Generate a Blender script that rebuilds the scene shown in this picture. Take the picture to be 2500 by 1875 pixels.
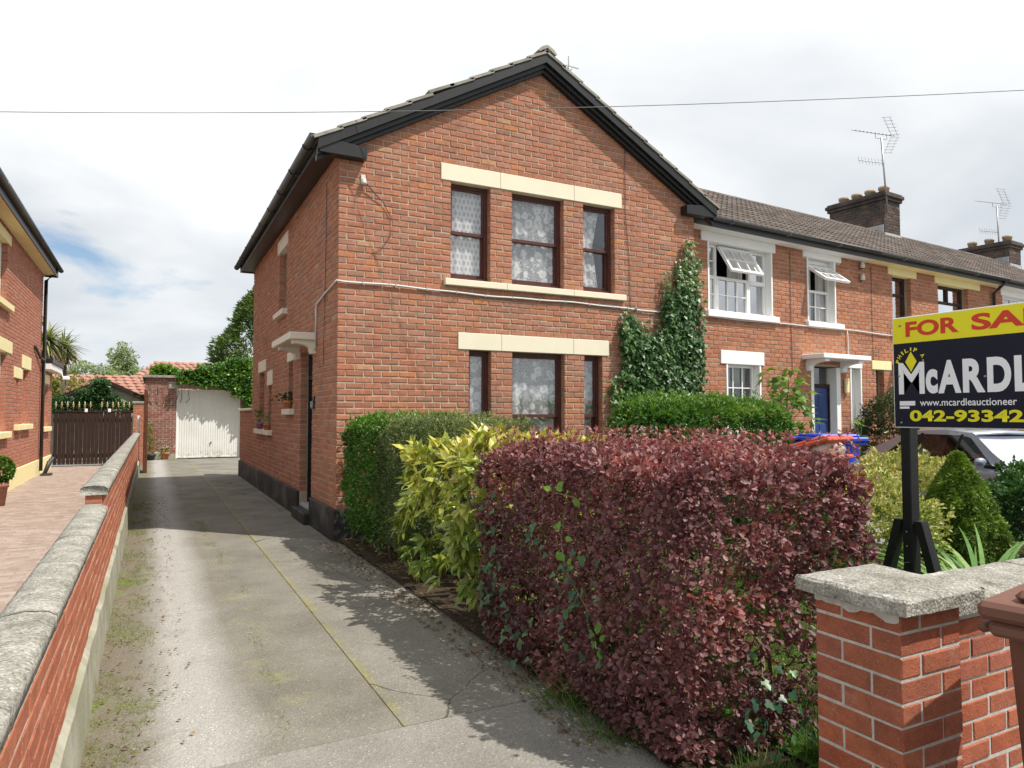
import bpy, math, random
import numpy as np
from mathutils import Vector, Matrix, noise
random.seed(7); RNG = np.random.default_rng(11)
PI = math.pi; R = math.radians
for o in list(bpy.data.objects): bpy.data.objects.remove(o)
scn = bpy.context.scene
COL = scn.collection

# ------------------------------------------------------------------ camera
CAM = np.array([-2.0024, -8.5602, 1.5433]); YAW, PITCH, FPX = 27.238, 2.461, 1708.47 / 2500
cam_d = bpy.data.cameras.new('camera'); cam = bpy.data.objects.new('camera', cam_d); COL.objects.link(cam)
cam.location = CAM; cam.rotation_euler = (R(90 + PITCH), 0, R(-YAW))
cam_d.sensor_width = 36; cam_d.lens = 36 * FPX; cam_d.clip_start = .05; cam_d.clip_end = 3000
scn.camera = cam
scn.render.resolution_x, scn.render.resolution_y = 1024, 768

# ------------------------------------------------------------------ sky, sun, exposure
SUN_EL = 57.0; SUN_H = np.array([.667, -.745])              # horizontal direction towards the sun
world = bpy.data.worlds.new('World'); scn.world = world; world.use_nodes = True
nt = world.node_tree; nt.nodes.clear()
def wn(t, **k):
    n = nt.nodes.new(t)
    for a, b in k.items(): setattr(n, a, b)
    return n
out = wn('ShaderNodeOutputWorld'); bg = wn('ShaderNodeBackground'); bg.inputs[1].default_value = .1
sky = wn('ShaderNodeTexSky', sky_type='NISHITA', sun_disc=False, sun_elevation=R(SUN_EL), sun_rotation=math.atan2(SUN_H[0], SUN_H[1]))
sky.air_density = 1.0; sky.dust_density = .6
tc = wn('ShaderNodeTexCoord'); sep = wn('ShaderNodeSeparateXYZ'); nt.links.new(tc.outputs['Generated'], sep.inputs[0])
def wmath(op, a, b):
    n = wn('ShaderNodeMath', operation=op)
    for i, x in enumerate((a, b)):
        if isinstance(x, (int, float)): n.inputs[i].default_value = x
        else: nt.links.new(x, n.inputs[i])
    return n.outputs[0]
zz = wmath('ADD', wmath('MAXIMUM', sep.outputs[2], 0.0), .22)
comb = wn('ShaderNodeCombineXYZ')
nt.links.new(wmath('DIVIDE', sep.outputs[0], zz), comb.inputs[0]); nt.links.new(wmath('DIVIDE', sep.outputs[1], zz), comb.inputs[1])
def wnoise(scale, detail, rough, off, dist=0.0):
    m = wn('ShaderNodeMapping'); m.inputs['Location'].default_value = off; nt.links.new(comb.outputs[0], m.inputs[0])
    n = wn('ShaderNodeTexNoise'); n.inputs['Scale'].default_value = scale; n.inputs['Detail'].default_value = detail
    n.inputs['Roughness'].default_value = rough; n.inputs['Distortion'].default_value = dist
    nt.links.new(m.outputs[0], n.inputs['Vector']); return n.outputs[0]
def wramp(src, stops):
    r = wn('ShaderNodeValToRGB'); e = r.color_ramp.elements
    while len(e) < len(stops): e.new(.5)
    for q, (p, c) in zip(e, stops): q.position = p; q.color = (c, c, c, 1) if isinstance(c, (int, float)) else (*c, 1)
    nt.links.new(src, r.inputs[0]); return r.outputs[0]
cov = wramp(wnoise(1.25, 9, .55, (5.3, 2.2, 0), .25), [(.30, 0), (.40, 1)])
shade = wramp(wnoise(.8, 7, .5, (8.3, 4.2, 2), .3), [(.36, (.66, .70, .745)), (.45, (.79, .82, .85)), (.54, (.96, .975, .99)), (.66, (1.12, 1.12, 1.12))])
mul = wn('ShaderNodeMix', data_type='RGBA', blend_type='MULTIPLY'); mul.inputs[0].default_value = 1
nt.links.new(shade, mul.inputs[6]); mul.inputs[7].default_value = (7.75, 7.82, 7.88, 1)
mixs = wn('ShaderNodeMix', data_type='RGBA'); nt.links.new(cov, mixs.inputs[0])
nt.links.new(sky.outputs[0], mixs.inputs[6]); nt.links.new(mul.outputs[2], mixs.inputs[7])
nt.links.new(mixs.outputs[2], bg.inputs[0]); nt.links.new(bg.outputs[0], out.inputs[0])
sun_d = bpy.data.lights.new('sun', 'SUN'); sun = bpy.data.objects.new('sun', sun_d); COL.objects.link(sun)
sun_d.energy = 4.2; sun_d.angle = R(.6); sun_d.color = (1, .95, .87)
sdir = Vector((SUN_H[0] * math.cos(R(SUN_EL)), SUN_H[1] * math.cos(R(SUN_EL)), math.sin(R(SUN_EL))))
sun.rotation_euler = sdir.to_track_quat('Z', 'Y').to_euler(); sun.location = (20, -20, 40)
vs = scn.view_settings; vs.view_transform = 'Standard'; vs.look = 'None'; vs.exposure = 0.42; vs.gamma = 1; vs.use_curve_mapping = False

# ------------------------------------------------------------------ materials
MATS = {}
class NB:
    def __init__(s, name):
        s.m = bpy.data.materials.new(name); s.m.use_nodes = True; s.t = s.m.node_tree; s.t.nodes.clear()
        s.out = s.n('ShaderNodeOutputMaterial'); s._pos = None
    def n(s, t, **k):
        x = s.t.nodes.new(t)
        for a, b in k.items(): setattr(x, a, b)
        return x
    def l(s, a, b): s.t.links.new(a, b)
    def setin(s, inp, v):
        if isinstance(v, (int, float)): inp.default_value = v
        elif isinstance(v, tuple): inp.default_value = v if len(v) == 4 or inp.type == 'VECTOR' else (*v, 1)
        else: s.l(v, inp)
    def pos(s):
        if s._pos is None: s._pos = s.n('ShaderNodeNewGeometry').outputs['Position']
        return s._pos
    def obco(s): return s.n('ShaderNodeTexCoord').outputs['Object']
    def mapv(s, v, scale=(1, 1, 1), loc=(0, 0, 0)):
        m = s.n('ShaderNodeMapping'); m.inputs['Scale'].default_value = scale; m.inputs['Location'].default_value = loc
        s.l(v, m.inputs[0]); return m.outputs[0]
    def noise(s, scale, detail=4, rough=.55, v=None, dist=0.0, col=False):
        n = s.n('ShaderNodeTexNoise'); n.inputs['Scale'].default_value = scale; n.inputs['Detail'].default_value = detail
        n.inputs['Roughness'].default_value = rough; n.inputs['Distortion'].default_value = dist
        s.l(v if v is not None else s.pos(), n.inputs['Vector']); return n.outputs[1 if col else 0]
    def voro(s, scale, feature='F1', v=None, out=0):
        n = s.n('ShaderNodeTexVoronoi'); n.feature = feature; n.inputs['Scale'].default_value = scale
        s.l(v if v is not None else s.pos(), n.inputs['Vector']); return n.outputs[out]
    def ramp(s, src, stops, interp='LINEAR'):
        r = s.n('ShaderNodeValToRGB'); r.color_ramp.interpolation = interp; e = r.color_ramp.elements
        while len(e) < len(stops): e.new(.5)
        for q, (p, c) in zip(e, stops): q.position = p; q.color = (c, c, c, 1) if isinstance(c, (int, float)) else (*c, 1)
        s.l(src, r.inputs[0]); return r.outputs[0]
    def mix(s, f, a, b, mode='MIX'):
        m = s.n('ShaderNodeMix', data_type='RGBA', blend_type=mode)
        s.setin(m.inputs[0], f); s.setin(m.inputs[6], a); s.setin(m.inputs[7], b); return m.outputs[2]
    def math(s, op, a, b=0.0, clamp=False):
        m = s.n('ShaderNodeMath', operation=op); m.use_clamp = clamp
        s.setin(m.inputs[0], a); s.setin(m.inputs[1], b); return m.outputs[0]
    def attr(s, name='rnd'): return s.n('ShaderNodeAttribute', attribute_name=name).outputs['Fac']
    def xyz(s, v=None):
        q = s.n('ShaderNodeSeparateXYZ'); s.l(v if v is not None else s.pos(), q.inputs[0]); return q.outputs
    def bump(s, h, strength=.3, dist=.01):
        b = s.n('ShaderNodeBump'); b.inputs['Strength'].default_value = strength; b.inputs['Distance'].default_value = dist
        s.l(h, b.inputs['Height']); return b.outputs[0]
    def prin(s, color, rough=.8, metal=0.0, spec=.3, normal=None, coat=0.0):
        p = s.n('ShaderNodeBsdfPrincipled'); s.setin(p.inputs['Base Color'], color); s.setin(p.inputs['Roughness'], rough)
        s.setin(p.inputs['Metallic'], metal); s.setin(p.inputs['Specular IOR Level'], spec); p.inputs['Coat Weight'].default_value = coat
        if normal is not None: s.l(normal, p.inputs['Normal'])
        return p.outputs[0]
    def mixs(s, f, a, b):
        m = s.n('ShaderNodeMixShader'); s.setin(m.inputs[0], f); s.l(a, m.inputs[1]); s.l(b, m.inputs[2]); return m.outputs[0]
    def done(s, sh): s.l(sh, s.out.inputs[0]); return s.m

def plain(name, c, rough=.6, var=.12, nscale=6, bump=.15, bscale=60, spec=.3, metal=0.0, dirt=None):
    b = NB(name); c2 = tuple(x * (1 - var) for x in c); c3 = tuple(min(1, x * (1 + var)) for x in c)
    col = b.ramp(b.noise(nscale, 5, .6), [(.3, c2), (.7, c3)])
    if dirt: col = b.mix(b.ramp(b.noise(dirt[1], 6, .65), [(dirt[2], 0), (dirt[2] + .15, dirt[3])]), col, dirt[0])
    return b.done(b.prin(col, rough, metal, spec, b.bump(b.noise(bscale, 3), bump, .004)))

def brick_mat(name, stops, grime=(.10, .075, .055), grime_lo=.55, grime_amt=.55, pale=.0, speck=.0):
    b = NB(name); r = b.attr()
    col = b.ramp(r, stops)
    n1 = b.noise(14, 5, .65)
    col = b.mix(b.ramp(n1, [(.3, .0), (.75, .45)]), col, (.30, .13, .075), 'MULTIPLY') if False else b.mix(1, col, b.ramp(n1, [(.28, .72), (.55, 1.0), (.78, 1.18)]), 'MULTIPLY')
    col = b.mix(b.ramp(b.noise(55, 3, .6), [(.56, 0), (.72, .5)]), col, b.mix(1, col, (.62, .58, .55), 'MULTIPLY'))
    col = b.mix(b.ramp(b.noise(1.7, 6, .6), [(grime_lo, 0), (grime_lo + .22, grime_amt)]), col, grime)
    if pale: col = b.mix(b.ramp(b.noise(5.5, 6, .7), [(.58, 0), (.74, pale)]), col, (.52, .47, .40))
    if speck: col = b.mix(b.ramp(b.voro(130), [(.05, speck), (.16, 0)]), col, (.75, .74, .70))
    h = b.math('ADD', b.noise(45, 4, .65), b.math('MULTIPLY', b.noise(160, 2), .5))
    return b.done(b.prin(col, .88, 0, .15, b.bump(h, .55, .006)))

def leaf_mat(name, stops, rough=.42, trans=.28, tcol=None, spec=.4, speck=None, edge=None):
    b = NB(name); col = b.ramp(b.attr(), stops)
    col = b.mix(1, col, b.ramp(b.noise(30, 2), [(.3, .8), (.7, 1.15)]), 'MULTIPLY')
    if speck: col = b.mix(b.ramp(b.voro(speck[0]), [(speck[1], 1), (speck[1] + .12, 0)]), col, speck[2])
    p = b.prin(col, rough, 0, spec)
    t = b.n('ShaderNodeBsdfTranslucent')
    b.setin(t.inputs[0], b.mix(1, col, tcol or (1.5, 1.6, .8), 'MULTIPLY'))
    return b.done(b.mixs(trans, p, t.outputs[0]))

def build_materials():
    M = MATS
    M['brick'] = brick_mat('weathered_red_brick', [(0, (.41, .182, .115)), (.15, (.37, .152, .092)), (.32, (.43, .205, .138)), (.45, (.335, .148, .098)), (.60, (.43, .180, .104)), (.76, (.405, .205, .145)), (.88, (.30, .155, .108)), (.95, (.42, .19, .115)), (.985, (.48, .20, .09)), (1, (.45, .28, .18))], grime=(.17, .115, .075), grime_lo=.56, grime_amt=.38)
    M['brick_shaded'] = M['brick']
    M['brick_neigh'] = brick_mat('clean_red_brick', [(0, (.43, .175, .115)), (.5, (.39, .15, .095)), (1, (.46, .205, .14))], grime_lo=.66, grime_amt=.3)
    M['brick_terr'] = brick_mat('terrace_red_brick', [(0, (.42, .185, .115)), (.2, (.37, .15, .09)), (.45, (.45, .205, .125)), (.6, (.35, .145, .092)), (.8, (.44, .19, .10)), (1, (.40, .205, .135))], grime_lo=.55, grime_amt=.35)
    M['brick_wall'] = brick_mat('smooth_red_wall_brick', [(0, (.34, .115, .068)), (.5, (.38, .135, .078)), (1, (.41, .16, .095))], grime_lo=.7, grime_amt=.25, speck=.75)
    M['brick_pier'] = brick_mat('smooth_red_pier_brick', [(0, (.31, .090, .050)), (.3, (.36, .105, .056)), (.6, (.33, .11, .068)), (.85, (.40, .125, .065)), (1, (.29, .095, .06))], grime_lo=.52, grime_amt=.35, pale=.22, speck=.75)
    M['brick_garage'] = brick_mat('dull_garage_brick', [(0, (.30, .13, .10)), (.5, (.25, .105, .085)), (1, (.34, .17, .13))], grime_lo=.5, grime_amt=.4, pale=.3)
    M['brick_soot'] = brick_mat('sooty_chimney_brick', [(0, (.085, .074, .068)), (.5, (.11, .085, .075)), (.8, (.14, .092, .072)), (1, (.21, .13, .10))], grime=(.03, .028, .027), grime_lo=.42, grime_amt=.7)
    M['mortar'] = plain('lime_mortar', (.43, .36, .27), .95, .16, 5, .5, 90, .1, dirt=((.34, .28, .20), 2.2, .55, .5))
    M['mortar_pale'] = plain('pale_mortar', (.50, .46, .39), .95, .15, 5, .5, 90, .1)
    M['mortar_pier'] = plain('grey_mortar', (.46, .44, .40), .95, .2, 30, .6, 120, .1)
    M['mortar_soot'] = plain('sooty_mortar', (.16, .145, .13), .95, .2, 5, .4, 80, .1)
    M['cream'] = plain('cream_masonry_paint', (.74, .68, .53), .75, .035, 3, .15, 120, .2, dirt=((.62, .57, .44), 2.5, .60, .4))
    M['cream_shade'] = M['cream']
    M['offwhite'] = plain('offwhite_masonry_paint', (.70, .65, .54), .75, .05, 3, .15, 120, .2, dirt=((.42, .38, .30), 3.0, .58, .45))
    M['yellow_cream'] = plain('yellow_cream_paint', (.78, .69, .38), .75, .04, 3, .12, 120, .2)
    M['white_trim'] = plain('white_masonry_paint', (.80, .80, .78), .6, .03, 3, .1, 100, .3, dirt=((.55, .54, .48), 3.0, .62, .35))
    M['upvc'] = plain('white_frame_paint', (.82, .82, .81), .35, .02, 4, .02, 50, .45)
    M['black_paint'] = plain('black_gloss_paint', (.012, .013, .013), .38, .3, 8, .2, 40, .45)
    M['black_dull'] = plain('black_plinth_paint', (.030, .030, .029), .7, .35, 3, .3, 60, .3, dirt=((.12, .12, .105), 1.4, .5, .7))
    M['gutter'] = plain('dark_grey_gutter_plastic', (.040, .043, .042), .45, .25, 2, .1, 40, .4)
    M['brown_wood'] = plain('dark_brown_window_paint', (.085, .028, .022), .5, .25, 10, .3, 60, .35, dirt=((.40, .34, .28), 18, .68, .5))
    M['gate_wood'] = plain('dark_stained_gate_wood', (.032, .016, .012), .65, .3, 8, .4, 50, .3)
    M['post_wood'] = plain('brown_stained_post', (.10, .036, .018), .7, .3, 8, .4, 50, .3)
    M['blue_door'] = plain('blue_gloss_door', (.030, .062, .20), .35, .12, 4, .05, 40, .5)
    M['dark_door'] = plain('dark_painted_door', (.012, .012, .012), .4, .2, 6, .1, 40, .4)
    M['dark_room'] = plain('dim_room_plaster', (.05, .05, .05), .9, .1, 3, .1, 40, .1)
    M['gold'] = plain('gold_painted_iron', (.60, .50, .28), .4, .2, 20, .1, 50, .5, .6)
    M['steel'] = plain('galvanised_steel', (.30, .31, .32), .45, .15, 20, .1, 60, .5, .7)
    M['lead'] = plain('dull_lead_flashing', (.38, .39, .39), .6, .2, 10, .2, 60, .4)
    M['cable'] = plain('pale_grey_cable', (.60, .60, .59), .6, .05, 10, .05, 40, .3)
    M['wire'] = plain('dark_wire', (.06, .06, .065), .6, .1, 10, .05, 40, .3)
    M['wire_line'] = plain('overhead_line', (.19, .19, .20), .6, .1, 10, .05, 40, .3)
    M['porcelain'] = plain('glazed_insulator', (.62, .60, .54), .25, .1, 10, .05, 40, .5)
    M['terracotta'] = plain('terracotta_clay', (.50, .19, .085), .8, .15, 12, .2, 60, .2)
    M['chimney_clay'] = plain('buff_chimney_clay', (.45, .34, .23), .8, .2, 8, .2, 60, .2)
    M['purple_pot'] = plain('mauve_glazed_pot', (.35, .16, .26), .4, .15, 12, .1, 60, .4)
    M['brown_plastic'] = plain('brown_bin_plastic', (.15, .068, .046), .5, .10, 5, .25, 220, .35)
    M['blue_plastic'] = plain('blue_bin_plastic', (.022, .075, .55), .4, .08, 5, .1, 150, .4)
    M['red_plastic'] = plain('orange_red_bin_plastic', (.52, .09, .055), .45, .08, 5, .1, 150, .35)
    M['bag'] = plain('clear_refuse_bag', (.50, .38, .33), .3, .35, 18, .8, 25, .5)
    M['tile_red'] = plain('orange_clay_roof_tile', (.42, .15, .09), .8, .18, 3, .2, 60, .2)
    M['joint'] = plain('mossy_joint_dirt', (.15, .135, .065), .95, .35, 9, .6, 60, .1)
    M['bark'] = plain('grey_brown_bark', (.13, .10, .075), .9, .3, 20, .6, 60, .15)
    M['twig'] = plain('pale_twig_bark', (.20, .155, .10), .9, .3, 20, .5, 60, .15)
    M['tyre'] = plain('black_rubber', (.015, .015, .015), .8, .2, 20, .2, 60, .2)
    M['pave_joint'] = plain('sandy_paver_joint', (.30, .235, .185), .95, .2, 8, .3, 60, .1)
    b = NB('clay_pavers'); col = b.ramp(b.attr(), [(0, (.275, .21, .172)), (.5, (.325, .252, .21)), (1, (.375, .30, .252))])
    col = b.mix(1, col, b.ramp(b.noise(9, 5, .6), [(.3, .84), (.7, 1.12)]), 'MULTIPLY')
    M['paver'] = b.done(b.prin(col, .85, 0, .2, b.bump(b.noise(70, 3), .3, .004)))
    b = NB('concrete_coping'); n = b.noise(9, 7, .65)
    col = b.ramp(n, [(.28, (.17, .163, .135)), (.5, (.29, .278, .242)), (.72, (.385, .37, .33))])
    col = b.mix(b.ramp(b.noise(60, 3, .6), [(.55, 0), (.75, .55)]), col, (.20, .19, .155))
    col = b.mix(b.ramp(b.noise(4.2, 7, .7), [(.60, 0), (.66, .6)]), col, (.52, .52, .48))
    col = b.mix(b.ramp(b.noise(6.5, 7, .7, b.mapv(b.pos(), (1, 1, 1), (5, 2, 8))), [(.60, 0), (.67, .8)]), col, (.10, .10, .085))
    gr = b.xyz(b.voro(150, 'F1', None, 1))[0]; col = b.mix(1, col, b.ramp(gr, [(0, .62), (.4, .95), (.8, 1.1), (1, 1.45)]), 'MULTIPLY')
    hh = b.math('ADD', b.noise(28, 5, .7), b.math('MULTIPLY', b.voro(90), -.6))
    M['coping'] = b.done(b.prin(col, .95, 0, .15, b.bump(hh, .7, .009)))
    b = NB('mossy_render'); col = b.ramp(b.noise(5, 6, .65), [(.3, (.24, .23, .17)), (.55, (.38, .365, .29)), (.75, (.46, .44, .36))])
    col = b.mix(b.ramp(b.noise(2.5, 5, .6), [(.5, 0), (.68, .6)]), col, (.16, .18, .085))
    M['render'] = b.done(b.prin(col, .95, 0, .12, b.bump(b.noise(40, 5, .7), .6, .01)))
    # drive
    def concrete(name, base, light, dark, track=False, cracks=True):
        b = NB(name); p = b.pos(); x, y, z = b.xyz()
        col = b.ramp(b.noise(1.3, 7, .62), [(.3, dark), (.52, base), (.72, light)])
        if track:
            d = b.math('ADD', x, b.math('MULTIPLY', b.noise(.9, 3), .22))
            tr = b.ramp(b.math('ABSOLUTE', b.math('ADD', d, 1.67)), [(.08, .95), (.30, 0)])
            col = b.mix(tr, col, (.36, .347, .322))
            gm = b.ramp(b.math('ABSOLUTE', b.math('ADD', d, 1.22)), [(.02, 1), (.22, 0)])
            gm = b.math('MULTIPLY', gm, b.ramp(b.noise(3.0, 6, .7), [(.50, 0), (.66, .5)]))
            col = b.mix(gm, col, (.27, .265, .12))
            ed = b.ramp(b.math('ADD', d, 2.27), [(.18, 1), (.5, 0)])
            col = b.mix(b.math('MULTIPLY', ed, b.ramp(b.noise(4, 6, .7), [(.3, .45), (.6, 1)])), col, (.17, .14, .10))
            col = b.mix(b.math('MULTIPLY', ed, b.ramp(b.noise(2.2, 6, .7, b.mapv(p, (1, 1, 1), (9, 4, 1))), [(.52, 0), (.62, .85)])), col, (.15, .20, .045))
        elif cracks:
            gm = b.ramp(b.math('ABSOLUTE', b.math('ADD', x, .86)), [(.015, 1), (.07, 0)])
            gm = b.math('MULTIPLY', gm, b.ramp(b.noise(2.4, 6, .7), [(.42, 0), (.58, .6)]))
            col = b.mix(gm, col, (.26, .235, .06))
        col = b.mix(b.ramp(b.noise(3.5, 6, .65, b.mapv(p, (1, 1, 1), (2, 7, 0))), [(.55, 0), (.72, .5)]), col, dark)
        fine = b.voro(115, 'F1', None, 1); fs = b.xyz(fine)[0]
        col = b.mix(1, col, b.ramp(fs, [(0, .80), (.35, .95), (.8, 1.02), (.965, 1.08), (.985, 1.45)]), 'MULTIPLY')
        if cracks and not track:
            cr = b.voro(.62, 'DISTANCE_TO_EDGE', b.mix(.10, p, b.noise(3.0, 4, .6, None, 0, True)))
            wob = b.ramp(b.math('MULTIPLY', cr, b.ramp(b.noise(.8, 2), [(.45, 4.0), (.62, 1.0)])), [(.004, .8), (.011, 0)])
            col = b.mix(wob, col, (.05, .047, .04))
        h = b.math('ADD', b.math('MULTIPLY', b.voro(95), .8), b.noise(18, 5, .7))
        return b.done(b.prin(col, .92, 0, .2, b.bump(h, .7, .008)))
    M['drive'] = concrete('worn_drive_surface', (.20, .186, .155), (.245, .23, .196), (.15, .138, .112), True)
    M['path'] = concrete('worn_concrete_path', (.22, .206, .174), (.272, .256, .22), (.155, .144, .118))
    M['threshold'] = concrete('worn_concrete_threshold', (.25, .236, .208), (.29, .275, .245), (.19, .18, .158), False, False)
    b = NB('dark_garden_soil'); col = b.ramp(b.noise(12, 7, .7), [(.3, (.030, .022, .015)), (.55, (.075, .055, .036)), (.75, (.16, .115, .07))])
    col = b.mix(b.ramp(b.voro(60), [(.08, .7), (.2, 0)]), col, (.24, .17, .09))
    M['soil'] = b.done(b.prin(col, .95, 0, .1, b.bump(b.noise(35, 6, .75), 1.0, .03)))
    b = NB('short_lawn'); col = b.ramp(b.noise(25, 5, .7), [(.3, (.045, .10, .014)), (.6, (.10, .20, .03)), (.8, (.17, .27, .05))])
    M['lawn'] = b.done(b.prin(col, .9, 0, .1, b.bump(b.noise(90, 4, .7), 1, .03)))
    b = NB('open_ground'); col = b.ramp(b.noise(.6, 6, .6), [(.35, (.17, .165, .155)), (.65, (.24, .235, .22))])
    M['ground'] = b.done(b.prin(col, .95, 0, .15, b.bump(b.noise(60, 4), .5, .01)))
    # roof tiles
    def tile(name, a, c, moss):
        b = NB(name); col = b.ramp(b.attr(), [(0, a), (1, c)])
        col = b.mix(1, col, b.ramp(b.noise(8, 6, .65), [(.3, .7), (.7, 1.25)]), 'MULTIPLY')
        col = b.mix(b.ramp(b.noise(3.2, 6, .7), [(.56, 0), (.7, .6)]), col, moss)
        col = b.mix(b.ramp(b.noise(7, 4, .6), [(.68, 0), (.72, .7)]), col, (.42, .27, .06)) if 'grey' in name else col
        return b.done(b.prin(col, .92, 0, .2, b.bump(b.noise(70, 4, .7), .5, .006)))
    M['tile'] = tile('weathered_grey_concrete_tile', (.24, .225, .19), (.34, .32, .275), (.20, .20, .15))
    M['tile_terr'] = tile('brown_concrete_tile', (.105, .088, .078), (.165, .135, .118), (.075, .07, .055))
    M['tile_clay'] = tile('orange_clay_tile', (.34, .165, .12), (.41, .215, .165), (.30, .16, .125))
    # glass and lace
    def glass(name, tint=1.0, refl=1.0):
        b = NB(name); lw = b.n('ShaderNodeLayerWeight'); lw.inputs[0].default_value = .5
        tr = b.n('ShaderNodeBsdfTransparent'); tr.inputs[0].default_value = (tint, tint, tint, 1)
        gl = b.n('ShaderNodeBsdfGlossy'); gl.inputs['Roughness'].default_value = .02; gl.inputs[0].default_value = (.95, .97, 1, 1)
        b.l(b.bump(b.noise(1.1, 1), .03, .01), gl.inputs['Normal'])
        f = b.math('MULTIPLY', b.math('ADD', b.math('MULTIPLY', b.math('POWER', lw.outputs['Facing'], 5.0), .96), .04), refl, True)
        return b.done(b.mixs(f, tr.outputs[0], gl.outputs[0]))
    M['glass'] = glass('window_glass', .95, 2.2)
    M['glass_dark'] = glass('tinted_car_glass', .22, 1.0)
    M['glass_mirror'] = glass('sky_reflecting_glass', .7, 9.0)
    def lace(name, motif):
        b = NB(name); p = b.obco(); x, y, z = b.xyz(p)
        q = b.n('ShaderNodeCombineXYZ'); b.l(x, q.inputs[0]); b.l(z, q.inputs[1]); v = q.outputs[0]
        if motif:
            row = b.math('FLOOR', b.math('DIVIDE', z, .085)); sx = b.math('ADD', b.math('DIVIDE', x, .062), b.math('MULTIPLY', b.math('MODULO', b.math('ABSOLUTE', row), 2.0), .5))
            fx = b.math('SUBTRACT', b.math('FRACT', sx), .5); fz = b.math('SUBTRACT', b.math('FRACT', b.math('DIVIDE', z, .085)), .5)
            d = b.math('SQRT', b.math('ADD', b.math('POWER', b.math('MULTIPLY', fx, 1.25), 2.0), b.math('POWER', fz, 2.0)))
            ring = b.ramp(d, [(.08, .98), (.16, .42), (.26, .42), (.36, .99)])
            a = b.math('MULTIPLY', ring, b.ramp(b.voro(160, 'F1', v), [(.1, .8), (.4, 1)]))
        else:
            w = b.mix(.06, v, b.noise(9, 3, .6, v, 0, True))
            d = b.voro(7.5, 'F1', w); e = b.voro(30, 'F1', w); g = b.voro(60, 'DISTANCE_TO_EDGE', w)
            fl = b.ramp(d, [(.08, .5), (.13, 1), (.18, .55), (.24, 1), (.42, .97), (.50, .22)])
            lv = b.ramp(e, [(.32, 1), (.44, .2)])
            a = b.math('MAXIMUM', fl, b.math('MULTIPLY', lv, b.ramp(b.noise(7, 2, .5, v), [(.45, .2), (.55, 1)])))
            a = b.math('MAXIMUM', a, b.ramp(g, [(.05, .8), (.09, .32)]))
        df = b.n('ShaderNodeBsdfDiffuse'); df.inputs[0].default_value = (.92, .93, .93, 1)
        tl = b.n('ShaderNodeBsdfTranslucent'); tl.inputs[0].default_value = (.75, .77, .77, 1)
        tr = b.n('ShaderNodeBsdfTransparent')
        return b.done(b.mixs(a, tr.outputs[0], b.mixs(.12, df.outputs[0], tl.outputs[0])))
    M['lace'] = lace('floral_lace', False); M['lace_motif'] = lace('motif_lace', True)
    M['curtain'] = plain('pale_curtain_cloth', (.62, .60, .57), .9, .06, 5, .1, 60, .1)
    b = NB('ribbed_garage_paint'); x, y, z = b.xyz()
    col = b.ramp(b.noise(2, 5, .6), [(.3, (.70, .70, .66)), (.7, (.78, .78, .74))])
    low = b.math('MULTIPLY', b.ramp(z, [(.05, 1), (.35, 0)]), b.ramp(b.noise(7, 6, .7), [(.45, 0), (.65, .8)]))
    col = b.mix(low, col, (.30, .27, .18))
    M['garage_door'] = b.done(b.prin(col, .5, 0, .35))
    b = NB('grey_blue_metallic_paint'); col = b.ramp(b.noise(300, 2), [(.3, (.25, .28, .34)), (.7, (.30, .33, .40))])
    M['car_paint'] = b.done(b.prin(col, .30, .45, .5, None, 1.0))
    M['sign_yellow'] = plain('yellow_sign_vinyl', (.86, .78, .030), .5, .03, 5, .02, 60, .2)
    M['sign_navy'] = plain('navy_sign_vinyl', (.012, .013, .028), .5, .08, 5, .02, 60, .2)
    M['sign_white'] = plain('white_sign_vinyl', (.90, .90, .93), .4, .03, 5, .02, 60, .4)
    M['sign_red'] = plain('red_sign_vinyl', (.66, .04, .012), .4, .03, 5, .02, 60, .4)
    M['sign_edge'] = plain('white_sign_board', (.80, .80, .78), .5, .03, 5, .02, 60, .4)
    M['sign_post'] = plain('black_painted_timber', (.010, .011, .011), .6, .3, 14, .4, 80, .3, dirt=((.05, .05, .05), 30, .6, .5))
    # foliage
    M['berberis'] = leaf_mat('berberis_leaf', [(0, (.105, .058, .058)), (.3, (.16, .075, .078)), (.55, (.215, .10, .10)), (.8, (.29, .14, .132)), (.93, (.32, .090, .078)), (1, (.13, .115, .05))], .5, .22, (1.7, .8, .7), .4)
    M['privet'] = leaf_mat('privet_leaf', [(0, (.035, .085, .012)), (.4, (.06, .15, .018)), (.75, (.10, .22, .025)), (1, (.19, .30, .05))], .32, .25, None, .5)
    M['olive'] = leaf_mat('small_olive_leaf', [(0, (.045, .070, .022)), (.4, (.080, .115, .035)), (.75, (.15, .185, .065)), (1, (.27, .29, .12))], .5, .25)
    M['aucuba'] = leaf_mat('spotted_laurel_leaf', [(0, (.10, .19, .03)), (.25, (.22, .30, .045)), (.6, (.36, .40, .065)), (.85, (.50, .47, .095)), (1, (.62, .55, .18))], .34, .25, (1.2, 1.2, .6), .45, (55, .13, (.62, .60, .22)))
    M['greenhedge'] = leaf_mat('bright_hedge_leaf', [(0, (.030, .085, .018)), (.4, (.055, .14, .025)), (.75, (.10, .21, .035)), (1, (.21, .32, .07))], .36, .28)
    M['ivy'] = leaf_mat('glossy_ivy_leaf', [(0, (.04, .10, .028)), (.5, (.068, .15, .04)), (.85, (.11, .21, .058)), (1, (.26, .31, .10))], .42, .15, None, .45)
    M['ivy_blue'] = leaf_mat('dull_ivy_leaf', [(0, (.030, .085, .05)), (.6, (.052, .13, .07)), (1, (.09, .19, .05))], .4, .2, None, .45)
    M['bramble'] = leaf_mat('fresh_green_leaf', [(0, (.12, .26, .03)), (1, (.20, .38, .05))], .4, .35)
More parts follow.
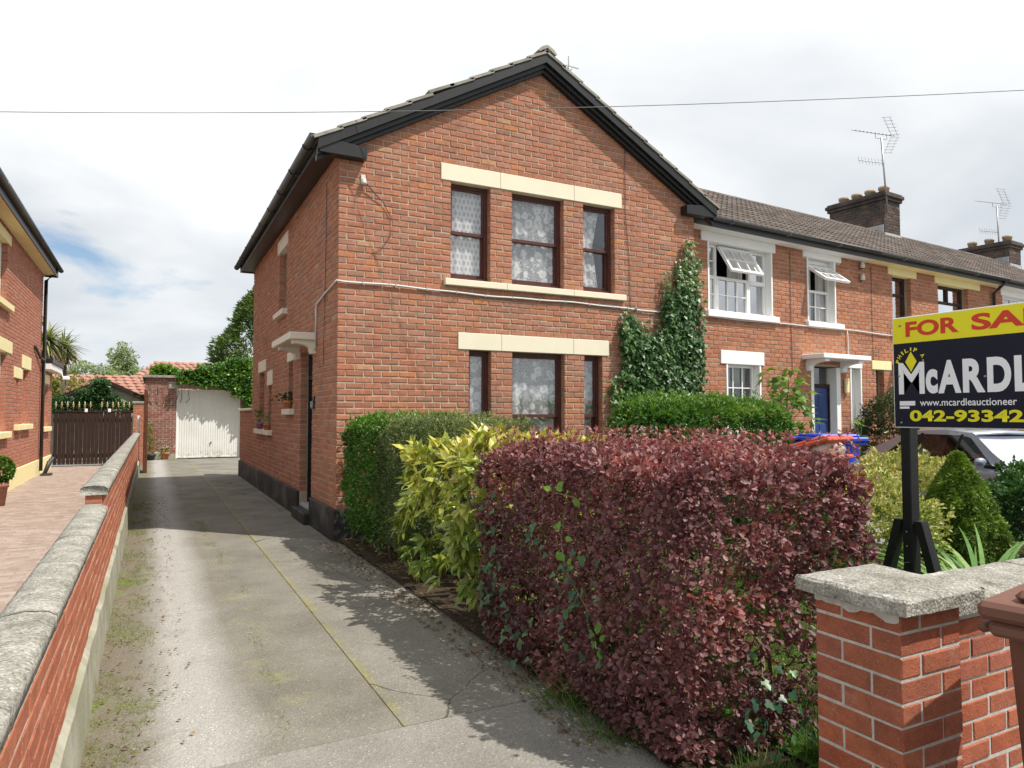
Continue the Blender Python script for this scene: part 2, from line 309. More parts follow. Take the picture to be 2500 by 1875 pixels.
    M['maple'] = leaf_mat('maple_leaf', [(0, (.05, .12, .02)), (.5, (.10, .19, .035)), (.85, (.17, .27, .05)), (1, (.30, .38, .08))], .4, .3)
    M['golden'] = leaf_mat('golden_variegated_leaf', [(0, (.07, .15, .02)), (.35, (.20, .28, .05)), (.6, (.42, .42, .12)), (.85, (.58, .52, .20)), (1, (.66, .62, .34))], .45, .25, (1.2, 1.2, .8))
    M['spruce'] = leaf_mat('spruce_needle', [(0, (.06, .11, .02)), (.5, (.15, .24, .03)), (.8, (.25, .37, .048)), (1, (.34, .46, .065))], .55, .15)
    M['darkbush'] = leaf_mat('dark_bush_leaf', [(0, (.020, .036, .012)), (.5, (.040, .062, .022)), (.85, (.085, .10, .035)), (1, (.17, .17, .06))], .4, .18)
    M['shrub'] = leaf_mat('shrub_leaf', [(0, (.020, .06, .016)), (.5, (.038, .10, .024)), (.9, (.075, .16, .045)), (1, (.14, .22, .09))], .35, .2)
    M['strap'] = leaf_mat('variegated_strap_leaf', [(0, (.11, .24, .05)), (.6, (.20, .34, .09)), (1, (.40, .48, .20))], .4, .3)
    M['grass'] = leaf_mat('grass_blade', [(0, (.05, .115, .018)), (.6, (.09, .18, .028)), (1, (.16, .25, .055))], .5, .35)
    M['weed'] = leaf_mat('weed_blade', [(0, (.11, .16, .025)), (.6, (.17, .23, .035)), (1, (.30, .30, .08))], .5, .3)
    M['litter'] = leaf_mat('dry_leaf_litter', [(0, (.10, .06, .03)), (.6, (.20, .13, .06)), (1, (.36, .26, .13))], .8, .1, (1, 1, 1))
    M['cypress'] = leaf_mat('cypress_spray', [(0, (.04, .085, .02)), (.5, (.09, .15, .03)), (.85, (.17, .24, .045)), (1, (.27, .33, .06))], .5, .2)
    M['vine'] = leaf_mat('vine_leaf', [(0, (.045, .12, .022)), (.5, (.095, .21, .032)), (.85, (.18, .32, .05)), (1, (.32, .42, .10))], .3, .25, None, .5)
    M['birch'] = leaf_mat('pale_tree_leaf', [(0, (.16, .21, .10)), (.5, (.24, .30, .15)), (1, (.34, .40, .22))], .6, .3)
    M['goldtree'] = leaf_mat('yellowish_tree_leaf', [(0, (.11, .13, .03)), (.5, (.19, .20, .045)), (1, (.30, .29, .08))], .55, .25)
    M['palmleaf'] = leaf_mat('palm_blade', [(0, (.13, .16, .06)), (.5, (.22, .24, .10)), (1, (.34, .33, .15))], .5, .2)
    M['deadpalm'] = leaf_mat('dead_palm_thatch', [(0, (.22, .14, .08)), (1, (.34, .24, .14))], .9, .1, (1, 1, 1))
    M['petal'] = leaf_mat('pale_petal', [(0, (.62, .60, .56)), (1, (.76, .74, .70))], .6, .3, (1, 1, 1))
    M['pinkpetal'] = leaf_mat('mauve_petal', [(0, (.45, .20, .36)), (1, (.60, .38, .52))], .6, .3, (1, 1, 1))
build_materials()

# ------------------------------------------------------------------ object helpers
def tag(o, label=None, cat=None, group=None, kind=None):
    if label: o['label'] = label
    if cat: o['category'] = cat
    if group: o['group'] = group
    if kind: o['kind'] = kind
    return o
def thing(name, label, cat, loc=(0, 0, 0), rz=0.0, group=None):
    o = bpy.data.objects.new(name, None); COL.objects.link(o); o.location = loc; o.rotation_euler = (0, 0, rz)
    o.empty_display_size = .2
    return tag(o, label, cat, group)
def obj(name, me, m=None, parent=None, loc=None):
    o = bpy.data.objects.new(name, me); COL.objects.link(o)
    if m is not None and not me.materials: me.materials.append(MATS[m] if isinstance(m, str) else m)
    if parent is not None: o.parent = parent
    if loc is not None: o.location = loc
    return o
def mesh_np(name, V, F, rnd=None, smooth=False):
    """V (n,3); F list of index arrays or (m,k) array; rnd per-vertex"""
    me = bpy.data.meshes.new(name); V = np.asarray(V, np.float32)
    if isinstance(F, np.ndarray):
        m, k = F.shape; flat = F.astype(np.int32).ravel(); starts = np.arange(0, m * k, k, dtype=np.int32)
    else:
        flat = np.array([i for f in F for i in f], np.int32); ln = np.array([len(f) for f in F], np.int32)
        starts = np.concatenate(([0], np.cumsum(ln)[:-1])).astype(np.int32); m = len(F)
    me.vertices.add(len(V)); me.vertices.foreach_set('co', V.ravel())
    me.loops.add(len(flat)); me.loops.foreach_set('vertex_index', flat)
    me.polygons.add(m); me.polygons.foreach_set('loop_start', starts)
    me.polygons.foreach_set('use_smooth', np.full(m, bool(smooth)))
    me.update(calc_edges=True)
    if rnd is not None:
        a = me.attributes.new('rnd', 'FLOAT', 'POINT'); a.data.foreach_set('value', np.asarray(rnd, np.float32))
    return me
CB = None
class MB:
    def __init__(s): s.v = []; s.f = []; s.r = []; s.rnd = 0.5
    def add(s, V, F):
        o = len(s.v); s.v.extend([tuple(map(float, p)) for p in V]); s.f.extend([tuple(i + o for i in f) for f in F]); s.r.extend([s.rnd] * len(V)); return s
    def box(s, x0, x1, y0, y1, z0, z1, b=0.0):
        if x1 < x0: x0, x1 = x1, x0
        if y1 < y0: y0, y1 = y1, y0
        if z1 < z0: z0, z1 = z1, z0
        if b <= 0:
            V = [(x, y, z) for z in (z0, z1) for y in (y0, y1) for x in (x0, x1)]
            return s.add(V, [(0, 2, 3, 1), (4, 5, 7, 6), (0, 1, 5, 4), (1, 3, 7, 5), (3, 2, 6, 7), (2, 0, 4, 6)])
        b = min(b, .45 * (x1 - x0), .45 * (y1 - y0), .45 * (z1 - z0))
        V = []; ix = {}
        for i, x in enumerate((x0, x1)):
            for j, y in enumerate((y0, y1)):
                for k, z in enumerate((z0, z1)):
                    sx, sy, sz = (1, -1)[i] * b, (1, -1)[j] * b, (1, -1)[k] * b
                    ix[i, j, k] = len(V); V += [(x, y + sy, z + sz), (x + sx, y, z + sz), (x + sx, y + sy, z)]
        F = []
        def g(i, j, k, a): return ix[i, j, k] + a
        for i in (0, 1): f = [g(i, 0, 0, 0), g(i, 1, 0, 0), g(i, 1, 1, 0), g(i, 0, 1, 0)]; F.append(f if i else f[::-1])
        for j in (0, 1): f = [g(0, j, 0, 1), g(0, j, 1, 1), g(1, j, 1, 1), g(1, j, 0, 1)]; F.append(f if j else f[::-1])
        for k in (0, 1): f = [g(0, 0, k, 2), g(1, 0, k, 2), g(1, 1, k, 2), g(0, 1, k, 2)]; F.append(f if k else f[::-1])
        for i in (0, 1):
            for j in (0, 1):
                f = [g(i, j, 0, 0), g(i, j, 1, 0), g(i, j, 1, 1), g(i, j, 0, 1)]; F.append(f if (i + j) % 2 else f[::-1])
        for i in (0, 1):
            for k in (0, 1):
                f = [g(i, 0, k, 0), g(i, 0, k, 2), g(i, 1, k, 2), g(i, 1, k, 0)]; F.append(f if (i + k) % 2 == 0 else f[::-1])
        for j in (0, 1):
            for k in (0, 1):
                f = [g(0, j, k, 1), g(1, j, k, 1), g(1, j, k, 2), g(0, j, k, 2)]; F.append(f if (j + k) % 2 else f[::-1])
        for (i, j, k), o in ix.items(): f = [o, o + 1, o + 2]; F.append(f if (i + j + k) % 2 == 0 else f[::-1])
        return s.add(V, F)
    def prism(s, pts, axis, d0, d1):
        """polygon pts in the two other axes, extruded along axis 'X','Y','Z'"""
        n = len(pts); V = []
        for d in (d0, d1):
            for a, b in pts: V.append({'X': (d, a, b), 'Y': (a, d, b), 'Z': (a, b, d)}[axis])
        F = [tuple(range(n))[::-1], tuple(range(n, 2 * n))] + [(i, (i + 1) % n, n + (i + 1) % n, n + i) for i in range(n)]
        return s.add(V, F)
    def tube(s, pts, r, n=6, cap=True):
        pts = [Vector(p) for p in pts]; V = []; F = []; rs = r if isinstance(r, (list, tuple)) else [r] * len(pts)
        for i, p in enumerate(pts):
            d = (pts[min(i + 1, len(pts) - 1)] - pts[max(i - 1, 0)]).normalized()
            a = d.cross(Vector((0, 0, 1)));
            if a.length < .05: a = d.cross(Vector((1, 0, 0)))
            a.normalize(); b = d.cross(a)
            for k in range(n): t = 2 * PI * k / n; V.append(p + (a * math.cos(t) + b * math.sin(t)) * rs[i])
        for i in range(len(pts) - 1):
            for k in range(n): k2 = (k + 1) % n; F.append((i * n + k, i * n + k2, (i + 1) * n + k2, (i + 1) * n + k))
        if cap: F.append(tuple(range(n))[::-1]); F.append(tuple((len(pts) - 1) * n + k for k in range(n)))
        return s.add(V, F)
    def lathe(s, prof, c=(0, 0, 0), n=16):
        V = []; F = []
        for r, z in prof:
            for k in range(n): t = 2 * PI * k / n; V.append((c[0] + r * math.cos(t), c[1] + r * math.sin(t), c[2] + z))
        for i in range(len(prof) - 1):
            for k in range(n): k2 = (k + 1) % n; F.append((i * n + k, i * n + k2, (i + 1) * n + k2, (i + 1) * n + k))
        F.append(tuple(range(n))[::-1]); F.append(tuple((len(prof) - 1) * n + k for k in range(n)))
        return s.add(V, F)
    def sphere(s, c, r, n=10, m=7, sq=(1, 1, 1)):
        prof = [(max(1e-3, r * math.sin(PI * i / m)), -r * math.cos(PI * i / m)) for i in range(m + 1)]
        o = len(s.v); s.lathe(prof, (0, 0, 0), n)
        for i in range(o, len(s.v)): x, y, z = s.v[i]; s.v[i] = (c[0] + x * sq[0], c[1] + y * sq[1], c[2] + z * sq[2])
        return s
    def xf(s, M, start=0):
        for i in range(start, len(s.v)): s.v[i] = tuple(M @ Vector(s.v[i]))
        return s
    def build(s, name, m, parent=None, smooth=False, loc=None, kind=None):
        me = mesh_np(name, s.v, s.f, s.r, smooth); o = obj(name, me, m, parent, loc)
        if kind: o['kind'] = kind
        return o
def part(name, m, parent, *boxes, b=0.0, smooth=False):
    q = MB()
    for bx in boxes: q.box(*bx, b=b)
    return q.build(name, m, parent, smooth)

# projected size of points, used to choose which pieces show largest
_y, _p = R(YAW), R(PITCH)
FW = np.array([math.sin(_y) * math.cos(_p), math.cos(_y) * math.cos(_p), math.sin(_p)]); RT = np.array([math.cos(_y), -math.sin(_y), 0]); UP = np.cross(RT, FW)
def project(P):
    d = np.asarray(P, float) - CAM; z = d @ FW; zs = np.where(np.abs(z) < 1e-6, 1e-6, z)
    return (d @ RT) / zs * FPX, (d @ UP) / zs * FPX, z
def show_rank(Cn, size=None):
    u, v, z = project(Cn); vis = (z > .2) & (np.abs(u) < .5) & (np.abs(v) < .375)
    return np.where(vis, 1.0 / np.maximum(z, .2), -1.0 / (1 + np.abs(z) + np.abs(u)))
def local_to_world(th, P):
    M = Matrix.Translation(th.location) @ Matrix.Rotation(th.rotation_euler[2], 4, 'Z'); A = np.array(M)
    return np.asarray(P) @ A[:3, :3].T + A[:3, 3]

# ------------------------------------------------------------------ bricks
JT = .0125
def brick_pieces(u0, u1, z0, courses, h, s, openings=(), starts=(0, 0), ztop=None, jitter=.0022, first=None, rot=0.0):
    """rectangles of one wall face in (u, z): list of (ua, ub, za, zb, depthflag)"""
    out = []
    for i in range(courses):
        za, zb = z0 + i * h, z0 + (i + 1) * h - JT; zc = (za + zb) / 2
        cuts = sorted([(a, b) for a, b, c, d in openings if min(zb, d) - max(za, c) > .35 * h])
        segs = []; cur = u0
        for a, b in cuts:
            if a > cur: segs.append((cur, min(a, u1)))
            cur = max(cur, b)
        if cur < u1: segs.append((cur, u1))
        off = starts[i % len(starts)]
        k0 = math.floor((u0 - off) / s) - 1
        for a, b in segs:
            k = k0; row = []
            while off + k * s < b:
                p, q = off + k * s, off + (k + 1) * s - JT; k += 1
                p2, q2 = max(p, a), min(q, b if b < u1 or True else q)
                if q2 - p2 > .028: row.append([p2, q2])
            if row and row[0][0] - a < .05: row[0][0] = a
            if row and b - row[-1][1] < .05: row[-1][1] = b
            for p, q in row:
                if ztop is not None and zb - .02 > ztop((p + q) / 2): continue
                out.append((p, q, za, zb))
    return out
def brick_verts(pc, frame, depth=.1, proud=.0, bev=.005, jit=.0022):
    """12 corner points of each brick; frame = (origin, udir, ndir(outward))"""
    o, ud, nd = [np.array(x, float) for x in frame]; n = len(pc); P = np.array(pc)
    j = lambda k: RNG.uniform(-jit, jit, (n, k))
    dep = np.asarray(depth) * np.ones(n)
    w = proud + RNG.uniform(-.0025, .0015, n)
    a, b, c, d = [P[:, k] + RNG.uniform(-jit * .7, jit * .7, n) for k in range(4)]
    V = np.zeros((n, 12, 3)); be = bev * RNG.uniform(.6, 1.5, n)
    rings = [(a + be, b - be, c + be, d - be, w), (a, b, c, d, w - be * .9), (a, b, c, d, -dep)]
    for r, (ra, rb, rc, rd, rw) in enumerate(rings):
        for q, (uu, zz_) in enumerate(((ra, rc), (rb, rc), (rb, rd), (ra, rd))):
            ju = j(1)[:, 0] * (.6 if r < 2 else 0); jz = j(1)[:, 0] * (.6 if r < 2 else 0); jw = j(1)[:, 0] * (.5 if r == 0 else 0)
            V[:, r * 4 + q] = o + np.outer(uu + ju, ud) + np.outer(rw + jw, nd) + np.outer(zz_ + jz, (0, 0, 1))
    flip = np.dot(np.cross(ud, (0, 0, 1)), nd) < 0
    return V, flip
BF = [(0, 1, 2, 3)] + [(4 + i, 4 + (i + 1) % 4, (i + 1) % 4, i) for i in range(4)] + [(8 + i, 8 + (i + 1) % 4, 4 + (i + 1) % 4, 4 + i) for i in range(4)]
def emit_bricks(th, sets, m, npart=300, parent=None, name='brick', rest='brickwork', rnd=None):
    """sets: list of (V(n,12,3), flip). Largest-showing bricks become parts, the rest one mesh."""
    V = np.concatenate([s[0] for s in sets]); fl = np.concatenate([np.full(len(s[0]), s[1]) for s in sets])
    n = len(V); rv = RNG.random(n) if rnd is None else rnd
    par = parent or th
    cw = local_to_world(th, V.mean(1)); order = np.argsort(-show_rank(cw)); sel = order[:npart]; oth = order[npart:]
    F0 = np.array(BF); F1 = F0[:, ::-1]
    for i in sel:
        c = V[i].mean(0); me = mesh_np(name, V[i] - c, F1 if fl[i] else F0, np.full(12, rv[i])); obj(name, me, m, par, c)
    if len(oth):
        FF = np.concatenate([(F1 if fl[i] else F0) + 12 * k for k, i in enumerate(oth)])
        o = obj(rest, mesh_np(rest, V[oth].reshape(-1, 3), FF, np.repeat(rv[oth], 12)), m, par); o['kind'] = 'stuff'
def wall_core(q, frame, u0, u1, z0, z1, openings, t0, t1, grow=.008, gable=None):
    """solid wall with holes between depth t0 and t1 behind the face (boxes on a grid)"""
    o, ud, nd = [np.array(x, float) for x in frame]
    ops = [(a - grow, b + grow, c - grow, d + grow) for a, b, c, d in openings]
    us = sorted({u0, u1, *[x for op in ops for x in op[:2] if u0 < x < u1]}); zs = sorted({z0, z1, *[x for op in ops for x in op[2:] if z0 < x < z1]})
    def P(u, w, z): return o + u * ud - w * nd + np.array([0, 0, z])
    def solid(i, k):
        if i < 0 or k < 0 or i >= len(us) - 1 or k >= len(zs) - 1: return False
        uc, zc = (us[i] + us[i + 1]) / 2, (zs[k] + zs[k + 1]) / 2
        return not any(a < uc < b and c < zc < d for a, b, c, d in ops)
    for i in range(len(us) - 1):
        for k in range(len(zs) - 1):
            if not solid(i, k): continue
            a, b, c, d = us[i], us[i + 1], zs[k], zs[k + 1]
            q.add([P(a, t0, c), P(b, t0, c), P(b, t0, d), P(a, t0, d)], [(0, 1, 2, 3)]); q.add([P(a, t1, c), P(b, t1, c), P(b, t1, d), P(a, t1, d)], [(3, 2, 1, 0)])
            for di, dk, e in ((-1, 0, ((a, c), (a, d))), (1, 0, ((b, c), (b, d))), (0, -1, ((a, c), (b, c))), (0, 1, ((a, d), (b, d)))):
                if not solid(i + di, k + dk):
                    (p1, p2), (p3, p4) = e; q.add([P(p1, t0, p2), P(p3, t0, p4), P(p3, t1, p4), P(p1, t1, p2)], [(0, 1, 2, 3)])

# ------------------------------------------------------------------ leaves
def T_diamond(w=.55, fold=.12): return np.array([(0, 0, 0), (-w / 2, .5, fold), (0, 1, 0), (w / 2, .5, fold)]), np.array([(0, 3, 2), (0, 2, 1)])
def T_obov(w=.62, fold=.10): return np.array([(0, 0, 0), (-w * .40, .55, fold), (-w * .32, .86, fold * .6), (0, 1, 0), (w * .32, .86, fold * .6), (w * .40, .55, fold)]), np.array([(0, 3, 2), (0, 2, 1), (0, 4, 3), (0, 5, 4)])
def T_oval(w=.5, fold=.07, droop=.12):
    P = [(0, 0, 0), (-w * .42, .28, fold), (0, .3, 0), (w * .42, .28, fold), (-w * .46, .62, fold - droop * .4), (0, .64, -droop * .4), (w * .46, .62, fold - droop * .4), (0, 1, -droop)]
    return np.array(P), np.array([(0, 2, 1), (0, 3, 2), (1, 2, 5), (1, 5, 4), (2, 3, 6), (2, 6, 5), (4, 5, 7), (5, 6, 7)])
def T_ivy():
    P = [(0, .1, 0), (-.28, -.05, .03), (-.5, .22, .04), (-.24, .42, .02), (-.30, .66, .03), (0, 1, -.06), (.30, .66, .03), (.24, .42, .02), (.5, .22, .04), (.28, -.05, .03)]
    return np.array(P), np.array([(0, i + 1, i) if False else (0, i, i + 1) for i in range(1, 9)])[:, ::-1]
def T_maple():
    P = [(0, .12, 0)]; ang = [-150, -118, -92, -62, -38, -18, 0, 18, 38, 62, 92, 118, 150]; rad = [.28, .52, .30, .72, .40, .55, 1.0, .55, .40, .72, .30, .52, .28]
    for a, r in zip(ang, rad): P.append((r * math.sin(R(a)) * .75, .25 + r * math.cos(R(a)) * .75, -.12 * r))
    return np.array(P), np.array([(0, i, i + 1) for i in range(1, len(ang))])[:, ::-1]
def T_blade(w=.05, bend=.35, seg=3):
    P = []; F = []
    for i in range(seg + 1):
        t = i / seg; ww = w * (1 - t ** 2) * .5 + .002; P += [(-ww, t * (1 - .25 * bend * t), -bend * t * t), (ww, t * (1 - .25 * bend * t), -bend * t * t)]
    for i in range(seg): a = 2 * i; F += [(a, a + 1, a + 3), (a, a + 3, a + 2)]
    return np.array(P), np.array(F)
def unit(v): return v / np.maximum(np.linalg.norm(v, axis=-1, keepdims=True), 1e-9)
def leaf_verts(C, D, N, size, T):
    """C base points, D leaf direction, N upper-side normal"""
    L = unit(D); Nn = unit(N - (N * L).sum(1, keepdims=True) * L); W = np.cross(L, Nn); P = T[0]
    S = size[:, None, None]
    return C[:, None, :] + S * (P[None, :, 0:1] * W[:, None, :] + P[None, :, 1:2] * L[:, None, :] + P[None, :, 2:3] * Nn[:, None, :])
def emit_leaves(th, groups, m, npart=0, name='leaf', rest='foliage', cluster=None):
    """groups: list of (V(n,k,3), F, rnd(n)). Largest-showing ones become parts."""
    for V, F, rv in groups:
        k = V.shape[1]
        if npart:
            cw = local_to_world(th, V.mean(1)); order = np.argsort(-show_rank(cw)); sel, oth = order[:npart], order[npart:]
            for i in sel: c = V[i].mean(0); obj(name, mesh_np(name, V[i] - c, F, np.full(k, rv[i]), True), m, th, c)
            V, rv = V[oth], rv[oth]
        if len(V):
            FF = (F[None] + (np.arange(len(V)) * k)[:, None, None]).reshape(-1, F.shape[1])
            o = obj(rest, mesh_np(rest, V.reshape(-1, 3), FF, np.repeat(rv, k), True), m, th); o['kind'] = 'stuff'
def rvec(n): return unit(RNG.normal(size=(n, 3)))
def nz(P, sc, seed=0.0): return np.array([noise.noise(Vector((p[0] * sc + seed, p[1] * sc + seed * .7, p[2] * sc))) for p in P])
def box_surface(n, lo, hi, faces='xXyYZ', PW=5.0, amp=.06, freq=3.0, seed=0.0, depth=.10):
    """random points near the surface of a rough hedge block, with outward normals"""
    lo, hi = np.array(lo, float), np.array(hi, float); d = hi - lo; c = (lo + hi) / 2
    area = {'x': d[1] * d[2], 'X': d[1] * d[2], 'y': d[0] * d[2], 'Y': d[0] * d[2], 'Z': d[0] * d[1]}
    w = np.array([area[f] for f in faces]); pick = RNG.choice(len(faces), n, p=w / w.sum())
    P = lo + RNG.random((n, 3)) * d; N = np.zeros((n, 3))
    for i, f in enumerate(faces):
        a = 'xyz'.index(f.lower()); s = pick == i; up = f.isupper()
        P[s, a] = hi[a] if up else lo[a]; N[s, a] = 1 if up else -1
    q = (P - c) / (d / 2)                                        # round the block's edges
    pw = PW; r = (np.abs(q) ** pw).sum(1) ** (1 / pw); q2 = q / np.maximum(r, 1)[:, None]
    P = c + q2 * d / 2
    g = unit(np.sign(q) * np.abs(q) ** (pw - 1) / (d / 2)); N = unit(N * .6 + g)
    disp = nz(P, freq, seed) * amp + nz(P, freq * 3.1, seed + 5) * amp * .5 - RNG.exponential(depth * .5, n)
    return P + N * disp[:, None], N
def clumps(P, N, per, size, T, spread=.6, up=.25, szvar=.3, out=.8, rad=0.0, shade=None):
    """a tuft of `per` leaves at each point"""
    n = len(P); C = np.repeat(P, per, 0); NN = np.repeat(N, per, 0)
    D = unit(NN * out + rvec(n * per) * spread + np.array([0, 0, up]))
    C = C + rvec(n * per) * rad * RNG.random((n * per, 1))
    Nn = unit(NN * .5 + rvec(n * per) * .6 + np.array([0, 0, .6]))
    sz = size * (1 + szvar * RNG.uniform(-1, 1, n * per))
    base = np.repeat(RNG.random(n), per) if shade is None else np.repeat(shade, per)
    rv = np.clip(base * .75 + RNG.random(n * per) * .3, 0, 1)
    return leaf_verts(C, D, Nn, sz, T), T[1], rv
def stems(q, pts, r0, r1, n=5):
    m = len(pts); q.tube(pts, [r0 + (r1 - r0) * i / (m - 1) for i in range(m)], n)
def wiggle(a, b, k=5, amp=.05):
    a, b = np.array(a, float), np.array(b, float)
    return [tuple(a + (b - a) * i / k + (RNG.normal(size=3) * amp * (0 < i < k) if amp else 0)) for i in range(k + 1)]
def stem_bundle(th, spots, tip_fn, r=.012, mat='twig', name='stem', n=5):
    for s in spots:
        q = MB(); stems(q, wiggle(s, tip_fn(s), 5, .04), r, r * .35, n); q.build(name, mat, th)

# ------------------------------------------------------------------ ground, drive, lawn
def struct(name, q, m): o = q.build(name, m); o['kind'] = 'structure'; return o
def sheet(name, m, x0, x1, y0, y1, z, nx=1, ny=1, amp=0.0, fr=2.0, thick=0.0):
    xs, ys = np.linspace(x0, x1, nx + 1), np.linspace(y0, y1, ny + 1); V = []
    for y in ys:
        for x in xs: V.append((x, y, z + (noise.noise(Vector((x * fr, y * fr, 3.0))) * amp if amp else 0)))
    F = np.array([(j * (nx + 1) + i, j * (nx + 1) + i + 1, (j + 1) * (nx + 1) + i + 1, (j + 1) * (nx + 1) + i) for j in range(ny) for i in range(nx)])
    o = obj(name, mesh_np(name, V, F), m); o['kind'] = 'structure'; return o
sheet('ground', 'ground', -400, 400, -400, 600, -.03)
drive = part('driveway', 'drive', None, (-2.28, -.87, -5.18, 18.3, -.02, 0.0)); drive['kind'] = 'structure'
path = part('side_path', 'path', None, (-.862, .10, -5.18, -3.0, -.02, .002)); path['kind'] = 'structure'
part('joint_filling', 'joint', drive, (-.875, -.855, -5.19, 10.8, -.03, -.0025), (-2.2, .1, -5.19, -5.176, -.03, -.003))
for a, b in ((-2.992, -1.35), (-1.342, .55), (.558, 2.4), (2.408, 5.2), (5.208, 8.0), (8.008, 10.8)):
    part('concrete_slab', 'path', path, (-.862, -.004 if a > 0 else .10, a, b, -.02, .002 + random.uniform(0, .005)), b=.004)
thr = part('drive_threshold', 'threshold', None, (-2.6, .10, -9.5, -5.188, -.02, .004), b=.003); thr['kind'] = 'structure'
sheet('pavement', 'threshold', -30, 30, -14, -7.3, -.012)
sheet('rear_yard', 'path', -.9, 6, 10.8, 18.2, -.006)
sheet('garden_bed', 'soil', .02, 1.75, -6.6, -.02, .03, 26, 60, .035, 5)
sheet('side_bed', 'soil', 1.75, 9.2, -6.75, -3.2, .015, 60, 30, .03, 5)
sheet('lawn', 'lawn', .55, 5.6, -6.5, -.05, .035, 20, 24, .01, 2)

def blades(n, x0, x1, y0, y1, z, size, spread=.5, dens=None, w=.06, bend=.35):
    P = np.c_[RNG.uniform(x0, x1, n), RNG.uniform(y0, y1, n), np.full(n, z)]
    if dens is not None: P = P[dens(P)]
    n = len(P); D = unit(np.c_[RNG.normal(0, spread, (n, 2)), np.ones(n)]); N = unit(np.c_[RNG.normal(0, 1, (n, 2)), np.full(n, .4)])
    return leaf_verts(P, D, N, size * RNG.uniform(.5, 1.3, n), T_blade(w, bend, 2)), T_blade(w, bend, 2)[1], RNG.random(n)
def grass_obj(name, label, groups, m):
    V = []; Fs = []; rv = []; o = 0
    for v, f, r in groups:
        k = v.shape[1]; V.append(v.reshape(-1, 3)); Fs.append((f[None] + (np.arange(len(v)) * k + o)[:, None, None]).reshape(-1, 3)); rv.append(np.repeat(r, k)); o += len(v) * k
    ob = obj(name, mesh_np(name, np.concatenate(V), np.concatenate(Fs), np.concatenate(rv)), m)
    return tag(ob, label, 'grass', None, 'stuff')
grass_obj('lawn_grass', 'short bright green lawn grass behind the dark red hedge', [blades(26000, .6, 3.2, -6.7, -3.6, .03, .06, .5, None, .07)], 'grass')
def weed_spots(P):
    a = np.array([noise.noise(Vector((p[0] * 3.0, p[1] * 2.2, 1.0))) + .6 * noise.noise(Vector((p[0] * 9, p[1] * 8, 4.0))) for p in P]); return a > .10
grass_obj('verge_weeds', 'low weeds along the foot of the left boundary wall', [blades(16000, -2.26, -1.95, -5.0, 6, .0, .024, 1.0, weed_spots, .10, .6)], 'weed')
def moss_spots(P):
    a = np.array([noise.noise(Vector((p[0] * 5.0, p[1] * 2.6, 7.0))) for p in P]); return (a > -.05) & (np.abs(P[:, 0] + 1.32 + .05 * np.sin(P[:, 1]) + RNG.normal(0, .03, len(P))) < .02 + .06 * a)
grass_obj('drive_weeds', 'thin line of yellowish weeds growing up the middle of the drive', [blades(30000, -1.5, -1.1, -5.15, 2.5, .0, .017, 1.0, moss_spots, .10, .6)], 'weed')
def litter(name, label, n, x0, x1, y0, y1):
    P = np.c_[RNG.uniform(x0, x1, n), RNG.uniform(y0, y1, n), np.full(n, .012)]; T = T_diamond(.6, .2)
    V = leaf_verts(P, unit(np.c_[RNG.normal(size=(n, 2)), RNG.normal(0, .12, n)]), unit(np.c_[RNG.normal(0, .4, (n, 2)), np.ones(n)]), RNG.uniform(.012, .035, n), T)
    V[:, :, 2] = np.maximum(V[:, :, 2], .006)
    o = obj(name, mesh_np(name, V.reshape(-1, 3), (T[1][None] + (np.arange(n) * 4)[:, None, None]).reshape(-1, 3), np.repeat(RNG.random(n), 4)), 'litter'); tag(o, label, 'leaf litter', None, 'stuff')
litter('leaf_litter', 'brown leaf litter along the foot of the hedges by the drive', 1500, -.22, .12, -5.9, .0)
litter('dry_debris', 'dry debris scattered along the weedy left edge of the drive', 500, -2.24, -1.75, -5.0, 6.0)

# neighbour's paving
pav = part('neighbour_drive', 'pave_joint', None, (-4.56, -2.40, -7.3, 15.9, -.03, -.004)); pav['kind'] = 'structure'
pc = []
y = -4.6; row = 0
while y < 15.8:
    x = -4.55 + (0 if row % 2 else -.1)
    while x < -2.42:
        a, b = max(x, -4.55), min(x + .194, -2.41)
        if b - a > .04: pc.append((a, b, y, y + .104))
        x += .2
    y += .11; row += 1
PV = np.zeros((len(pc), 12, 3))
for i, (a, b, c, d) in enumerate(pc):
    zt = random.uniform(.0, .0035); e = .006
    for r, (g, zz_) in enumerate(((e, zt), (0, zt - .005), (0, -.03))):
        for k, (xx, yy) in enumerate(((a + g, c + g), (b - g, c + g), (b - g, d - g), (a + g, d - g))): PV[i, r * 4 + k] = (xx, yy, zz_)
emit_bricks(pav, [(PV, False)], 'paver', 300, name='paver', rest='paving')

